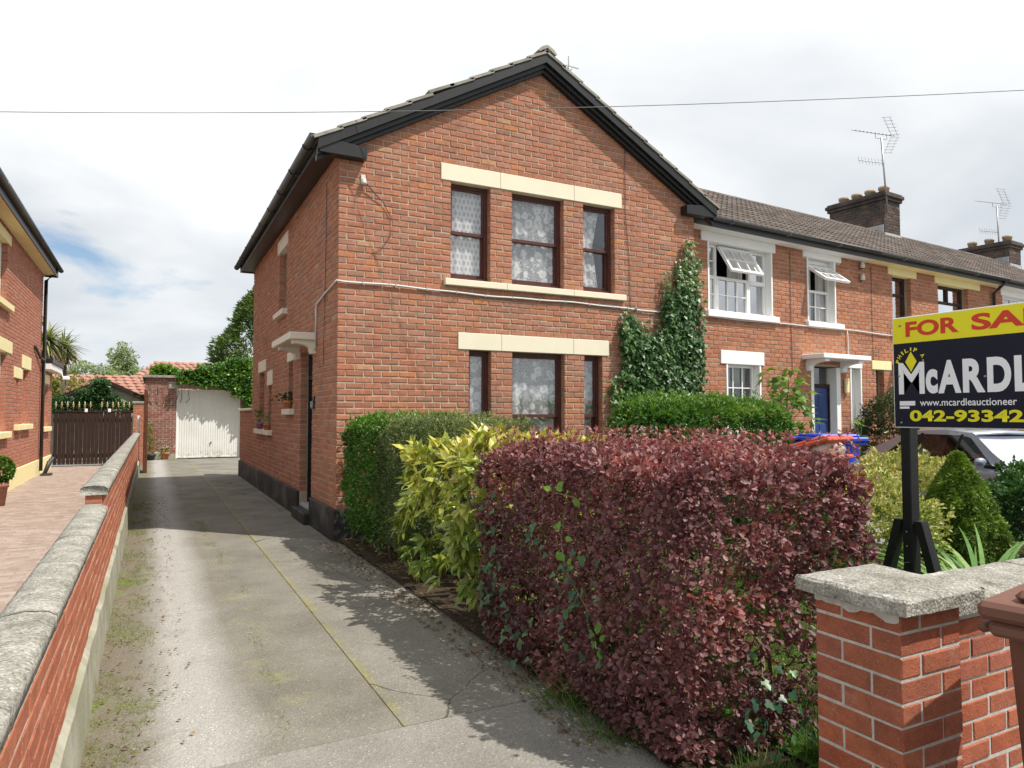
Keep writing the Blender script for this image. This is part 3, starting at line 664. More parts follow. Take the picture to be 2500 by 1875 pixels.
# ------------------------------------------------------------------ windows in a wall frame
class Fr:
    """wall frame: u along the wall, w inwards from the face, z up"""
    def __init__(s, o, ud, nd):
        s.raw = (o, ud, nd); o, ud, nd = Vector(o), Vector(ud), Vector(nd)
        M = Matrix.Identity(4)
        for i in range(3): M[i][0] = ud[i]; M[i][1] = -nd[i]; M[i][2] = (0, 0, 1)[i]; M[i][3] = o[i]
        s.M = M
    def part(s, name, m, parent, *boxes, b=0.0):
        q = MB()
        for bx in boxes: q.box(*bx, b=b)
        return q.xf(s.M).build(name, m, parent)
    def build(s, q, name, m, parent, smooth=False): return q.xf(s.M).build(name, m, parent, smooth)
def curtain(fr, parent, ua, ub, w, za, zb, m, amp=.018, wl=.11, taper=0.0, name='curtain'):
    n = max(8, int((ub - ua) / .012)); q = MB(); V = []
    for i in range(n + 1):
        u = ua + (ub - ua) * i / n; ww = w + amp * (math.sin(u / wl * 2 * PI) + .4 * math.sin(u / wl * 4.7 + 1))
        V += [(u, ww, za), (ua + (u - ua) * (1 - taper * .3), ww, za + (zb - za) * .55), (u if not taper else ua + (u - ua), ww * 1, zb)]
    F = []
    for i in range(n): a = 3 * i; F += [(a, a + 3, a + 4, a + 1), (a + 1, a + 4, a + 5, a + 2)]
    q.add(V, F); return fr.build(q, name, m, parent, True)
def sash_window(fr, th, ua, ub, za, zb, rec=.10, wood='brown_wood', lacem='lace', mid=.47, gap=0.0, j=.026):
    f = fr.part('window', wood, th, (ua, ua + j, rec, rec + .09, za, zb), (ub - j - .014, ub, rec, rec + .09, za, zb), (ua + j, ub - j - .014, rec, rec + .09, zb - .045, zb), (ua + j, ub - j - .014, rec - .02, rec + .09, za, za + .05))
    m = za + (zb - za) * mid; a, b = ua + j, ub - j - .014; e = .030
    fr.part('upper_sash', wood, f, (a, a + e, rec + .015, rec + .045, m - .02, zb - .045), (b - e, b, rec + .015, rec + .045, m - .02, zb - .045), (a + e, b - e, rec + .015, rec + .045, zb - .045 - e, zb - .045), (a + e, b - e, rec + .012, rec + .046, m - .02, m + .022))
    fr.part('lower_sash', wood, f, (a, a + e, rec + .05, rec + .08, za + .05, m + .02), (b - e, b, rec + .05, rec + .08, za + .05, m + .02), (a + e, b - e, rec + .05, rec + .08, za + .05, za + .05 + .06), (a + e, b - e, rec + .05, rec + .08, m - .02, m + .02))
    fr.part('pane', 'glass', f, (a + e, b - e, rec + .03, rec + .034, m + .022, zb - .045 - e)); fr.part('pane', 'glass', f, (a + e, b - e, rec + .065, rec + .069, za + .11, m - .02))
    curtain(fr, f, ua + .01, ub - .02 - gap, rec + .105, za + .03, zb - .02, lacem, .009 if gap == 0 else .013, .13, 1.0 if gap else 0)
    return f
def bar_window(fr, th, ua, ub, za, zb, rec, cols=2, rows=2, m='upvc', frame=.045, cur='curtain', tr=None, name='window', glass='glass'):
    f = fr.part(name, m, th, (ua, ua + frame, rec, rec + .06, za, zb), (ub - frame, ub, rec, rec + .06, za, zb), (ua + frame, ub - frame, rec, rec + .06, zb - frame, zb), (ua + frame, ub - frame, rec, rec + .06, za, za + frame), b=.004)
    a, b, c, d = ua + frame, ub - frame, za + frame, zb - frame
    if cols * rows > 1:
        for i in range(1, cols): u = a + (b - a) * i / cols; fr.part('glazing_bar', m, f, (u - .009, u + .009, rec + .015, rec + .035, c, d))
        for k in range(1, rows): z = c + (d - c) * k / rows; fr.part('glazing_bar', m, f, (a, b, rec + .016, rec + .034, z - .009, z + .009))
    fr.part('pane', glass, f, (a, b, rec + .038, rec + .042, c, d))
    return f
def hinged_sash(fr, th, ua, ub, zb, hgt, rec, ang, m='upvc', cols=3, rows=2):
    q = lambda: MB(); M = fr.M @ Matrix.Translation((0, rec, zb)) @ Matrix.Rotation(-ang, 4, 'X') @ Matrix.Translation((0, 0, -zb))
    za = zb - hgt; fw = .05; o = MB()
    for bx in ((ua, ua + fw, -.02, .03, za, zb), (ub - fw, ub, -.02, .03, za, zb), (ua + fw, ub - fw, -.02, .03, zb - fw, zb), (ua + fw, ub - fw, -.02, .03, za, za + fw)): o.box(*bx, b=.004)
    f = o.xf(M).build('open_sash', m, th)
    for i in range(1, cols): u = ua + fw + (ub - ua - 2 * fw) * i / cols; MB().box(u - .008, u + .008, -.004, .012, za + fw, zb - fw).xf(M).build('glazing_bar', m, f)
    for k in range(1, rows): z = za + fw + (hgt - 2 * fw) * k / rows; MB().box(ua + fw, ub - fw, -.003, .011, z - .008, z + .008).xf(M).build('glazing_bar', m, f)
    MB().box(ua + fw, ub - fw, .014, .018, za + fw, zb - fw).xf(M).build('pane', 'glass_mirror', f)
    return f
def bracket(fr, th, u0, u1, proj, z0, z1, m):
    """scrolled bracket: side profile in (w, z)"""
    pts = [(.02, z1), (-proj, z1), (-proj, z1 - .05)]
    for i in range(7): t = i / 6 * PI / 2; pts.append((-proj + .03 + (proj - .10) * math.sin(t) * 1.0, z1 - .05 - (z1 - z0 - .09) * (1 - math.cos(t)) * .75))
    pts += [(-.07, z0 + .03), (-.05, z0), (.02, z0)]
    q = MB(); q.prism(pts, 'X', u0, u1); return fr.build(q, 'bracket', m, th)

# ------------------------------------------------------------------ the main house
H, SB = .0775, .2275
ZT = 59 * H
house = thing('brick_house', 'two-storey red brick gabled house with black bargeboards and lace-curtained sash windows', 'house')
FF_ = Fr((0, 0, 0), (1, 0, 0), (0, -1, 0)); FS = Fr((0, 0, 0), (0, 1, 0), (-1, 0, 0))
XA, ZA, SLO = 2.87, 6.64, .567
rake = lambda x: ZA - SLO * abs(x - XA)
UP_WIN = [(1.49, 2.07), (2.405, 3.245), (3.58, 4.14)]; LO_WIN = [(1.76, 2.085), (2.41, 3.255), (3.59, 3.905)]
Zi = lambda i: ZT - i * H
zu0, zu1, zl0, zl1 = Zi(16), Zi(-1), Zi(47), Zi(28)
PL = 5 * H
f_open = [(a, b, zu0, zu1) for a, b in UP_WIN] + [(a, b, zl0, zl1) for a, b in LO_WIN]
f_solid = [(1.345, 4.27, Zi(-1), Zi(-4)), (1.597, 4.02, Zi(28), Zi(25)), (1.39, 4.31, Zi(17), Zi(16)), (1.62, 4.02, Zi(48), Zi(47))]
s_open = [(3.75, 4.5, Zi(16), 4.43), (1.48, 2.36, 0.0, 2.47), (6.2, 6.9, Zi(43), Zi(28)), (5.25, 5.62, Zi(43), Zi(32)), (3.02, 3.42, Zi(38), Zi(28))]
s_solid = [(3.6, 4.65, 4.43, 4.66), (6.0, 7.05, Zi(28), Zi(25)), (5.12, 5.75, Zi(32), Zi(28.5)), (2.9, 3.5, Zi(28), Zi(26))]
q = MB()
wall_core(q, FF_.raw, 0.008, 5.69, 0, 4.78, f_open, .009, .26)
q.prism([(.008, 4.78), (5.69, 4.78), (5.69, 4.80), (XA + .05, rake(XA) - .12), (XA - .05, rake(XA) - .12), (.008, 4.80)], 'Y', .009, .26)
wall_core(q, FS.raw, .27, 8.06, 0, 4.79, s_open, .009, .26)
q.box(5.50, 5.69, .27, 8.06, 0, 4.79); q.box(.27, 5.49, 7.85, 8.06, 0, 4.79)
wc = q.build('wall', 'mortar', house)
nco = int((ZA - PL) / H) + 1
pc = brick_pieces(0, 5.7, PL, nco, H, SB, f_open + f_solid, (0, -SB / 2), lambda u: rake(u) - .10)
dep = np.array([.217 if (a < .001 and b - a < .15) else .1025 for a, b, c, d in pc])
setf = brick_verts(pc, FF_.raw, dep, .0, .006, .0030)
sp = []
for i in range(int((4.80 - PL) / H) + 1):
    st = .1125 if i % 2 == 0 else SB
    sp += [(a, b, c, d) for a, b, c, d in brick_pieces(st, 8.07, PL + i * H, 1, H, SB, s_open + s_solid, (st,))]
sets = brick_verts(sp, FS.raw, .1025, .0, .006, .0030)
emit_bricks(house, [setf, sets], 'brick', 300, wc)
# lintels, sills, plinth
def lintel(fr, th, m, u0, u1, z0, z1, joints=(), proud=.012, name='lintel'):
    us = [u0, *joints, u1]; q = MB()
    for a, b in zip(us[:-1], us[1:]): q.box(a + (.0015 if a != u0 else 0), b - (.0015 if b != u1 else 0), -proud, .14, z0, z1, b=.005)
    return fr.build(q, name, m, th)
lintel(FF_, house, 'cream', 1.345, 4.27, Zi(-1) + .002, Zi(-4) - .006, (2.22, 3.42)); lintel(FF_, house, 'cream', 1.597, 4.02, Zi(28) + .002, Zi(25) - .006, (2.24, 3.40))
def sill(fr, th, m, u0, u1, z0, z1, proj, joints=()):
    us = [u0, *joints, u1]; q = MB()
    for a, b in zip(us[:-1], us[1:]): q.box(a + (.001 if a != u0 else 0), b - (.001 if b != u1 else 0), -proj, .13, z0, z1, b=.006)
    return fr.build(q, 'sill', m, th)
sill(FF_, house, 'cream', 1.39, 4.31, 3.243, zu0 - .002, .065, (2.30, 3.38)); sill(FF_, house, 'cream', 1.60, 4.04, zl0 - .09, zl0 - .002, .065, (2.3, 3.4))
for k, (a, b) in enumerate(UP_WIN): sash_window(FF_, house, a + .006, b - .006, zu0, zu1, .105, 'brown_wood', 'lace_motif' if k == 0 else 'lace', .5, .13 if k == 2 else 0)
for a, b in LO_WIN: sash_window(FF_, house, a + .006, b - .006, zl0, zl1, .105, 'brown_wood', 'lace', .40)
lintel(FS, house, 'offwhite', 3.6, 4.65, 4.432, 4.66); lintel(FS, house, 'offwhite', 6.0, 7.05, Zi(28) + .002, Zi(25)); lintel(FS, house, 'offwhite', 5.12, 5.75, Zi(32) + .002, Zi(28.5)); lintel(FS, house, 'offwhite', 2.9, 3.5, Zi(28) + .002, Zi(26))
for a, b, z in ((3.62, 4.62, Zi(16)), (5.95, 7.1, Zi(43)), (5.1, 5.75, Zi(43)), (2.85, 3.55, Zi(38))): sill(FS, house, 'offwhite', a, b, z - .095, z, .085)
for a, b, c, d in (s_open[0], s_open[2], s_open[3], s_open[4]): sash_window(FS, house, a + .012, b - .012, c, d, .12, 'brown_wood', 'lace')
q = MB(); q.box(-.028, 1.46, -.03, .02, -.05, PL - .004, b=.008) if False else None
part('plinth', 'black_dull', house, (-.03, 5.72, -.03, .02, -.05, PL - .003), b=.008)
part('plinth', 'black_dull', house, (-.031, .03, .0205, 1.47, -.05, PL - .004), b=.006); part('plinth', 'black_dull', house, (-.031, .03, 2.37, 8.07, -.05, PL - .004), b=.006)
for y in (3.0, 5.9): part('air_vent', 'dark_door', house, (-.036, -.02, y, y + .12, .10, .18))
# door, step, canopy on the drive side
part('door', 'dark_door', house, (.17, .215, 1.50, 2.34, .22, 2.06), b=.006); dr = [o for o in house.children if o.name.startswith('door')][0]
part('door_panel', 'dark_door', dr, (.155, .175, 1.58, 1.88, .35, .95), (.155, .175, 1.96, 2.26, .35, .95), (.155, .175, 1.58, 2.26, 1.1, 1.95), b=.01)
part('letter_box', 'steel', dr, (.150, .172, 1.78, 2.06, 1.0, 1.05), b=.004)
part('door_frame', 'black_paint', house, (.12, .23, 1.48, 1.50, .2, 2.46), (.12, .23, 2.34, 2.36, .2, 2.46), (.12, .23, 1.50, 2.34, 2.06, 2.12), (.12, .23, 1.50, 2.34, 2.42, 2.46))
part('fanlight', 'glass', house, (.16, .166, 1.50, 2.34, 2.12, 2.42))
part('door_step', 'black_dull', house, (-.10, .22, 1.43, 2.42, -.02, .16), b=.012)
part('threshold', 'lead', house, (.02, .17, 1.50, 2.34, .162, .215), b=.006)
cn = part('door_canopy', 'offwhite', house, (-.36, .05, 1.22, 2.80, 2.565, 2.665), b=.008)
bracket(FS, cn, 1.28, 1.43, .30, 2.38, 2.563, 'offwhite'); bracket(FS, cn, 2.42, 2.57, .30, 2.38, 2.563, 'offwhite')
q = MB(); hp = [(-.028, 1.33 + .05 * math.cos(t), 1.70 + .062 * math.sin(t) * (1.2 if math.sin(t) < 0 else 1)) for t in np.linspace(R(160), R(380), 12)]; q.tube(hp, .016, 6); q.build('horseshoe', 'steel', house, True)
part('house_number_plate', 'black_paint', house, (-.016, -.002, 1.27, 1.39, 1.62, 1.79), b=.004)
# eaves: soffit, fascia, gutter, corbel blocks
part('soffit', 'black_paint', house, (-.245, -.004, -.13, 8.32, 4.785, 4.815)); part('soffit', 'black_paint', house, (5.705, 5.98, -.13, 8.32, 4.785, 4.815))
part('soffit', 'black_paint', house, (-.004, 5.705, 8.075, 8.32, 4.785, 4.815))
part('fascia', 'black_paint', house, (-.27, -.246, -.14, 8.34, 4.76, 4.90), (5.981, 6.005, -.14, 8.34, 4.76, 4.90), (-.246, 5.981, 8.321, 8.345, 4.76, 4.90), b=.004)
def gutter(parent, p0, p1, r=.058, m='gutter', n=8):
    """half-round gutter between two points (top centre line)"""
    p0, p1 = Vector(p0), Vector(p1); d = (p1 - p0).normalized(); sd = d.cross(Vector((0, 0, 1))); V = []; F = []
    for p in (p0, p1):
        for rr in (r, r - .006):
            for i in range(n + 1): t = PI * i / n; V.append(p + sd * math.cos(t) * rr - Vector((0, 0, 1)) * math.sin(t) * rr)
    k = n + 1
    for i in range(n): F += [(i, i + 1, 2 * k + i + 1, 2 * k + i), (k + i + 1, k + i, 3 * k + i, 3 * k + i + 1)]
    F += [(0, 2 * k, 3 * k, k), (n, k + n, 3 * k + n, 2 * k + n)]
    F += [tuple(range(0, n + 1)), tuple(range(2 * k + n, 2 * k - 1, -1))]
    q = MB(); q.add(V, F); return q.build('gutter', m, parent, True)
g = gutter(house, (-.335, -.17, 4.895), (-.335, 8.42, 4.885))
for y in np.arange(.25, 8.3, 1.0):
    q = MB(); q.tube([(-.335 + .064 * math.cos(t), y, 4.895 - .064 * math.sin(t)) for t in np.linspace(0, PI, 9)], .007, 5); q.build('gutter_bracket', 'gutter', g)
gutter(house, (6.07, 8.42, 4.885), (6.07, -.17, 4.895))
for xa, xb, xs in ((-.27, .31, 1), (5.42, 6.0, -1)):
    pts = [(xa, 4.70), (xb, 4.70), (xb, 4.835), (xa + (xb - xa) * .35, 4.87), (xa, 4.85)] if xs > 0 else [(xa, 4.70), (xb, 4.70), (xb, 4.85), (xa + (xb - xa) * .65, 4.87), (xa, 4.835)]
    q = MB(); q.prism(pts, 'Y', -.155, -.002); q.build('eaves_block', 'black_paint', house)
# bargeboards: three stepped boards on each rake
for sgn in (-1, 1):
    xe = XA + sgn * 3.16
    for (t0, t1, y0, y1) in ((.0, .125, -.172, -.12), (.10, .185, -.125, -.075), (.165, .235, -.08, -.004)):
        pts = [(xe, rake(xe) - t0), (XA, ZA - t0), (XA, ZA - t1), (xe, rake(xe) - t1)]
        if sgn > 0: pts = pts[::-1]
        q = MB(); q.prism(pts, 'Y', y0, y1); q.build('bargeboard', 'black_paint', house)
# roof: deck + tiles + ridge
roof = None
q = MB(); zl, yh = 4.84, 8.34
V = [(-.27, .2, zl), (6.01, .2, zl), (6.01, yh, zl), (-.27, yh, zl), (XA, .2, ZA), (XA, yh - 3.14, ZA)]
q.add(V, [(0, 1, 4), (1, 2, 5, 4), (2, 3, 5), (3, 0, 4, 5), (0, 3, 2, 1)]); roof = q.build('roof', 'tile_terr', house)
sl = math.atan(SLO); ncr = 11; Ls = 3.2 / math.cos(sl); gg = Ls / ncr
def slope_tile(sgn, s0, y0, y1, lift=0.0, g=gg):
    prof = [(s0, .012), (s0, .050), (s0 + g + .05, .028), (s0 + g + .05, -.006)]
    xe = XA + sgn * 3.20; V = []
    for y in (y0, y1):
        for s, n_ in prof: V.append((xe - sgn * (s * math.cos(sl) - (n_ + lift) * -math.sin(sl) * -1 * 0) + sgn * n_ * math.sin(sl), y, rake(xe) + s * math.sin(sl) + (n_ + lift) * math.cos(sl)))
    return V, [(0, 1, 2, 3), (7, 6, 5, 4), (0, 4, 5, 1), (1, 5, 6, 2), (2, 6, 7, 3), (3, 7, 4, 0)]
rest = MB()
for sgn in (-1, 1):
    for i in range(ncr):
        nt_ = 26; y = -.19
        for k in range(nt_):
            y1 = y + .322; s = i * gg
            if y1 > yh + .05 - s * math.cos(sl): break
            lift = random.uniform(0, .008) + (.03 if (sgn < 0 and i == 5 and k == 0) else 0)
            V, F = slope_tile(sgn, s, y + .002, y1 - .002, lift)
            if k < 2: t = MB(); t.rnd = random.random(); t.add(V, F).build('roof_tile', 'tile', roof)
            else: rest.rnd = random.random(); rest.add(V, F)
            y = y1
rest.build('tiling', 'tile', roof, kind='stuff')
y = -.20
while y < 5.2:
    t = MB(); t.rnd = random.random(); t.prism([(XA - .155, ZA + .005), (XA - .10, ZA + .065), (XA - .02, ZA + .105), (XA + .02, ZA + .105), (XA + .10, ZA + .065), (XA + .155, ZA + .005), (XA + .13, ZA - .01), (XA, ZA + .07), (XA - .13, ZA - .01)], 'Y', y, y + .435); t.build('ridge_tile', 'tile', roof); y += .44
# low garden wall running back from the rear corner
rw = thing('rear_garden_wall', 'low red brick wall with cream coping and black base behind the house', 'wall', (0, 8.08, 0))
part('core', 'mortar', rw, (.009, .215, .0, 2.27, 0, 1.62)); part('plinth', 'black_dull', rw, (-.03, .02, 0, 2.29, -.05, PL - .004), b=.006)
FR = Fr((0, 0, 0), (0, 1, 0), (-1, 0, 0)); FE = Fr((0, 0, 0), (1, 0, 0), (0, -1, 0))
pcs = brick_pieces(0.01, 2.28, PL, 16, H, SB, (), (0, .11)); emit_bricks(rw, [brick_verts(pcs, FR.raw, .1, 0, .005)], 'brick', 80)
part('coping', 'cream', rw, (-.05, .26, -.02, 2.33, 1.62, 1.68), b=.012)

# house fixings: cables, insulator
def cable(name, pts, r, m, label, cat='cable', n=6, group=None):
    q = MB(); q.tube(pts, r, n); return tag(q.build(name, m, None, True), label, cat, group)
zc = lambda x: 3.172 - .008 * x + .010 * math.sin(x * 2.3) - .004 * math.sin(x * 7)
pts = [(-.022, 1.20, 2.42), (-.022, 1.17, 2.50), (-.022, 1.175, 2.95), (-.022, 1.13, 3.05), (-.022, .6, 3.12), (-.024, .08, 3.165), (-.02, -.02, 3.178)] + [(x, -.022, zc(x)) for x in np.arange(.08, 5.7, .15)]
cable('wall_cable', pts, .013, 'cable', 'pale cable clipped along the gabled house between the two storeys')
q = MB()
for x in np.arange(.3, 5.6, .42): q.box(x, x + .012, -.037, 0, zc(x) - .02, zc(x) + .02)
q.build('cable_clip', 'lead', bpy.data.objects['wall_cable'])
cable('drop_wire', [(4.33, -.012, 5.62), (4.335, -.012, 4.9), (4.33, -.012, 4.6), (4.40, -.012, 3.9), (4.41, -.012, 3.2), (4.415, -.012, 2.9)], .0045, 'wire', 'thin dark wire hanging down the gable right of the upper windows', 'wire', 5)
cable('side_wire', [(-.012, .62, 4.60), (-.012, .63, 4.0), (-.012, .66, 3.2), (-.012, .72, 2.2)], .0045, 'wire', 'thin dark wire hanging down the drive side of the gabled house', 'wire', 5)
ins = thing('wall_insulator', 'small white insulator bracket with loose black wire under the left eaves block', 'insulator', (.30, 0, 4.44))
part('back_plate', 'porcelain', ins, (-.03, .03, -.02, 0, -.01, .10), b=.006)
MB().lathe([(.028, -.03), (.04, -.02), (.03, .0), (.03, .03), (.02, .04)], (.0, -.05, 0), 10).build('knob', 'porcelain', ins, True)
MB().tube([(.02, -.05, 0), (.12, -.035, -.10), (.26, -.02, -.22), (.36, -.015, -.40), (.36, -.015, -.62), (.25, -.015, -.80), (.10, -.015, -.90)], [.009, .008, .006, .004, .0035, .0035, .003], 5).build('loose_wire', 'wire', ins, True)
# small aerial stub behind the right rake
ae = thing('aerial_stub', 'tiny aerial fitting on the right roof verge near the ridge', 'aerial', (3.30, -.06, rake(3.30) + .06))
MB().lathe([(.05, -.02), (.06, .03), (.035, .07), (.05, .10), (.02, .13)], (0, 0, 0), 10).build('base', 'steel', ae, True)
part('arm', 'steel', ae, (-.13, .17, -.006, .006, .145, .158), (-.006, .006, -.006, .006, .12, .30))
# overhead line
def ray_at(px, py, z=None, depth=None):                       # pixel in the 2212-wide view -> point
    d = FW + RT * (px * 2500 / 2212 - 1250) / (FPX * 2500) - UP * (py * 2500 / 2212 - 937.5) / (FPX * 2500)
    t = (z - CAM[2]) / d[2] if z is not None else depth; return CAM + d * t
P0, P1 = ray_at(0, 250, z=5.3), ray_at(2212, 204, z=5.25); dd = P1 - P0
wp = [tuple(P0 + dd * t + np.array([0, 0, -.10 * (1 - (2 * t - 1) ** 2) + .05])) for t in np.linspace(-1.4, 2.2, 46)]
cable('overhead_line', wp, .0045, 'wire_line', 'single overhead line crossing the sky in front of the gable', 'wire', 5)

# ------------------------------------------------------------------ the terrace on the right
TH = math.atan(.08); T0 = np.array([5.70, .376, 0.0]); TU = np.array([math.cos(TH), math.sin(TH), 0]); TN = np.array([-math.sin(TH), math.cos(TH), 0])
def tpos(u, v=0, z=0): return tuple(T0 + TU * u + TN * v + np.array([0, 0, z]))
FT = Fr((0, 0, 0), (1, 0, 0), (0, -1, 0))
RS = math.atan((6.62 - 4.80) / 3.08); RL = 3.08 / math.cos(RS); NCO = 12; RG = RL / NCO
def rolled_tile(seed):
    w, t = .30, .02; rg = random.Random(seed); us = np.linspace(0, w, 9); prof = [.022 * max(0, math.sin((u / w * 2) % 1 * PI * 2)) ** .7 if ((u / w * 2) % 1) < .5 else 0 for u in us]
    V = []; F = []
    for s, off in ((0, .030), (RG + .045, .004)):
        for u, p in zip(us, prof): V.append((u, s * math.cos(RS) - (p + off) * math.sin(RS), s * math.sin(RS) + (p + off) * math.cos(RS)))
    for u, p in zip(us, prof): V.append((u, 0 - .002 * math.sin(RS), .002))
    n = len(us)
    for i in range(n - 1): F += [(i, i + 1, n + i + 1, n + i), (2 * n + i, 2 * n + i + 1, i + 1, i)]
    return mesh_np('roof_tile', V, F, np.full(3 * n, rg.random()), False)
TILES = [rolled_tile(k) for k in range(6)]
for me in TILES: me.materials.append(MATS['tile_terr'])
def terrace_house(name, label, u0, u1, ops, solids, trim, nb, tiles=True):
    th = thing(name, label, 'house', tpos(u0), TH, 'terraced houses')
    q = MB(); wall_core(q, FT.raw, 0, u1 - u0, 0, 4.72, ops, .009, .25); q.box(.0, u1 - u0, 5.6, 5.8, 0, 4.7); q.box(0, .1, .25, 5.6, 0, 4.7); q.box(u1 - u0 - .1, u1 - u0, .25, 5.6, 0, 4.7)
    wc = q.build('wall', 'mortar', th)
    pcs = brick_pieces(0, u1 - u0, .02, 61, H, SB, list(ops) + list(solids), (0, -SB / 2)); emit_bricks(th, [brick_verts(pcs, FT.raw, .1, 0, .005)], 'brick_terr', nb, wc)
    q = MB(); L = u1 - u0; q.prism([(-.29, 4.78), (2.8, 6.60), (5.9, 4.78)], 'X', 0, L); rf = q.build('roof', 'tile_terr', th)
    nt_ = int(round(L / .30))
    if tiles:
        for i in range(NCO):
            for k in range(nt_):
                o = obj('roof_tile', TILES[random.randrange(6)], None, rf, (k * .30, -.30 + i * RG * math.cos(RS), 4.797 + i * RG * math.sin(RS) + random.uniform(0, .006)))
    else:
        part('tiling', 'tile_terr', rf, *[(0, L, -.30 + i * RG * math.cos(RS), -.30 + (i + 1) * RG * math.cos(RS) + .02, 4.78 + i * RG * math.sin(RS), 4.82 + i * RG * math.sin(RS)) for i in range(NCO)])
    for k in range(int(L / .45) + 1):
        t = MB(); t.rnd = random.random(); a = k * .45; t.prism([(2.65, 6.56), (2.70, 6.63), (2.78, 6.67), (2.82, 6.67), (2.90, 6.63), (2.95, 6.56)], 'X', a, min(a + .445, L)); t.build('ridge_tile', 'tile_terr', rf)
    part('soffit', trim, th, (0, L, -.25, -.001, 4.66, 4.70)); part('fascia', 'gutter', th, (0, L, -.275, -.252, 4.66, 4.80))
    g = gutter(th, (L, -.34, 4.80), (0, -.34, 4.80))
    for x in np.arange(.9, L, 1.5): q = MB(); q.tube([(x, -.34 - .062 * math.cos(t), 4.80 - .062 * math.sin(t)) for t in np.linspace(0, PI, 7)] + [(x, -.275, 4.83)], .006, 4); q.build('gutter_bracket', 'lead', g)
    return th
# first house: white trim, blue door
o1 = [(.70, 2.33, 3.31, 4.49), (3.40, 4.24, 3.31, 4.54), (1.13, 1.975, 1.25, 2.41), (3.49, 4.26, .0, 2.46), (4.72, 5.05, 1.25, 2.46)]
s1 = [(.51, 2.44, 4.49, 4.64), (3.25, 4.45, 4.54, 4.66), (.96, 2.085, 2.41, 2.645), (4.60, 5.09, 2.46, 2.665), (.61, 2.47, 3.21, 3.31), (3.31, 4.45, 3.21, 3.31)]
t1 = terrace_house('terraced_house', 'terraced brick house with white window surrounds and blue front door', 0, 5.25, o1, s1, 'white_trim', 300)
for a, b, z0, z1 in ((.51, 2.44, 4.492, 4.66), (3.25, 4.45, 4.542, 4.66), (.96, 2.085, 2.412, 2.645), (4.60, 5.09, 2.462, 2.665)): lintel(FT, t1, 'white_trim', a, b, z0, z1, (), .02)
for a, b, c, d in o1[:3] + o1[4:]:
    FT.part('jamb', 'white_trim', t1, (a - .03, a + .012, -.010, .13, c, d), b=.003); FT.part('jamb', 'white_trim', t1, (b - .012, b + .03, -.010, .13, c, d), b=.003)
sill(FT, t1, 'white_trim', .61, 2.47, 3.20, 3.308, .07); sill(FT, t1, 'white_trim', 3.31, 4.45, 3.21, 3.308, .07); sill(FT, t1, 'white_trim', 1.03, 2.07, 1.16, 1.248, .07)
w = bar_window(FT, t1, .712, 1.03, 3.31, 4.488, .12, 1, 2, glass='glass_mirror'); FT.part('transom', 'upvc', w, (.75, 1.0, .115, .175, 3.90, 3.95)); FT.part('glazing_bar', 'upvc', w, (.755, .985, .135, .155, 4.20, 4.215), (.755, .985, .135, .155, 3.62, 3.635)); curtain(FT, w, .74, .97, .20, 3.35, 4.45, 'curtain', .015, .09)
w = bar_window(FT, t1, 1.032, 1.85, 3.31, 3.95, .12, 3, 2, glass='glass_mirror'); curtain(FT, w, 1.42, 1.82, .22, 3.33, 4.3, 'curtain', .02, .10)
hinged_sash(FT, t1, 1.036, 1.87, 4.47, .56, .10, R(32))
w = bar_window(FT, t1, 1.852, 2.318, 3.31, 4.488, .12, 1, 2, glass='glass_mirror'); FT.part('transom', 'upvc', w, (1.9, 2.27, .115, .175, 3.88, 3.95)); curtain(FT, w, 2.02, 2.29, .20, 3.33, 4.45, 'curtain', .015, .09)
w = bar_window(FT, t1, 3.412, 4.228, 3.31, 3.95, .12, 2, 2); FT.part('head', 'upvc', w, (3.42, 4.22, .12, .18, 4.46, 4.535)); FT.part('mullion', 'upvc', w, (3.412, 3.455, .12, .18, 3.95, 4.46), (4.185, 4.228, .12, .18, 3.95, 4.46)); curtain(FT, w, 3.44, 3.78, .22, 3.33, 4.4, 'curtain', .02, .09); curtain(FT, w, 3.98, 4.2, .22, 3.33, 4.4, 'curtain', .02, .09)
hinged_sash(FT, t1, 3.43, 4.21, 4.42, .56, .09, R(52), cols=3, rows=2)
w = bar_window(FT, t1, 1.145, 1.96, 1.25, 2.408, .12, 3, 3, glass='glass'); bar_window(FT, t1, 4.735, 5.035, 1.25, 2.455, .12, 1, 1)
dr = FT.part('door', 'blue_door', t1, (3.56, 4.20, .17, .22, .05, 2.06), b=.005)
for a, b, c, d in ((3.62, 3.85, .15, .62), (3.91, 4.14, .15, .62), (3.62, 3.85, .80, 1.35), (3.91, 4.14, .80, 1.35), (3.62, 3.85, 1.48, 1.97), (3.91, 4.14, 1.48, 1.97)): FT.part('door_panel', 'blue_door', dr, (a, b, .158, .175, c, d), b=.014)
q = MB(); q.sphere((3.66, .13, .98), .032); FT.build(q, 'door_knob', 'black_paint', dr, True)
FT.part('door_jamb', 'white_trim', t1, (3.44, 3.52, -.012, .22, 0, 2.45), b=.004); FT.part('door_jamb', 'white_trim', t1, (4.23, 4.36, -.012, .22, 0, 2.45), b=.004); FT.part('door_frame', 'gate_wood', t1, (3.52, 4.23, .14, .22, 2.06, 2.13), (4.20, 4.23, .14, .22, .05, 2.06), (3.52, 3.56, .14, .22, .05, 2.06)); FT.part('fanlight', 'glass', t1, (3.56, 4.20, .18, .186, 2.13, 2.44))
cn = FT.part('door_canopy', 'white_trim', t1, (3.18, 4.68, -.46, .05, 2.575, 2.665), b=.01)
bracket(FT, cn, 3.30, 3.44, .40, 2.36, 2.573, 'white_trim'); bracket(FT, cn, 4.36, 4.50, .40, 2.36, 2.573, 'white_trim')
wl = FT.part('wall_lantern', 'yellow_cream', t1, (4.47, 4.58, -.07, 0, 1.95, 2.25), b=.02)
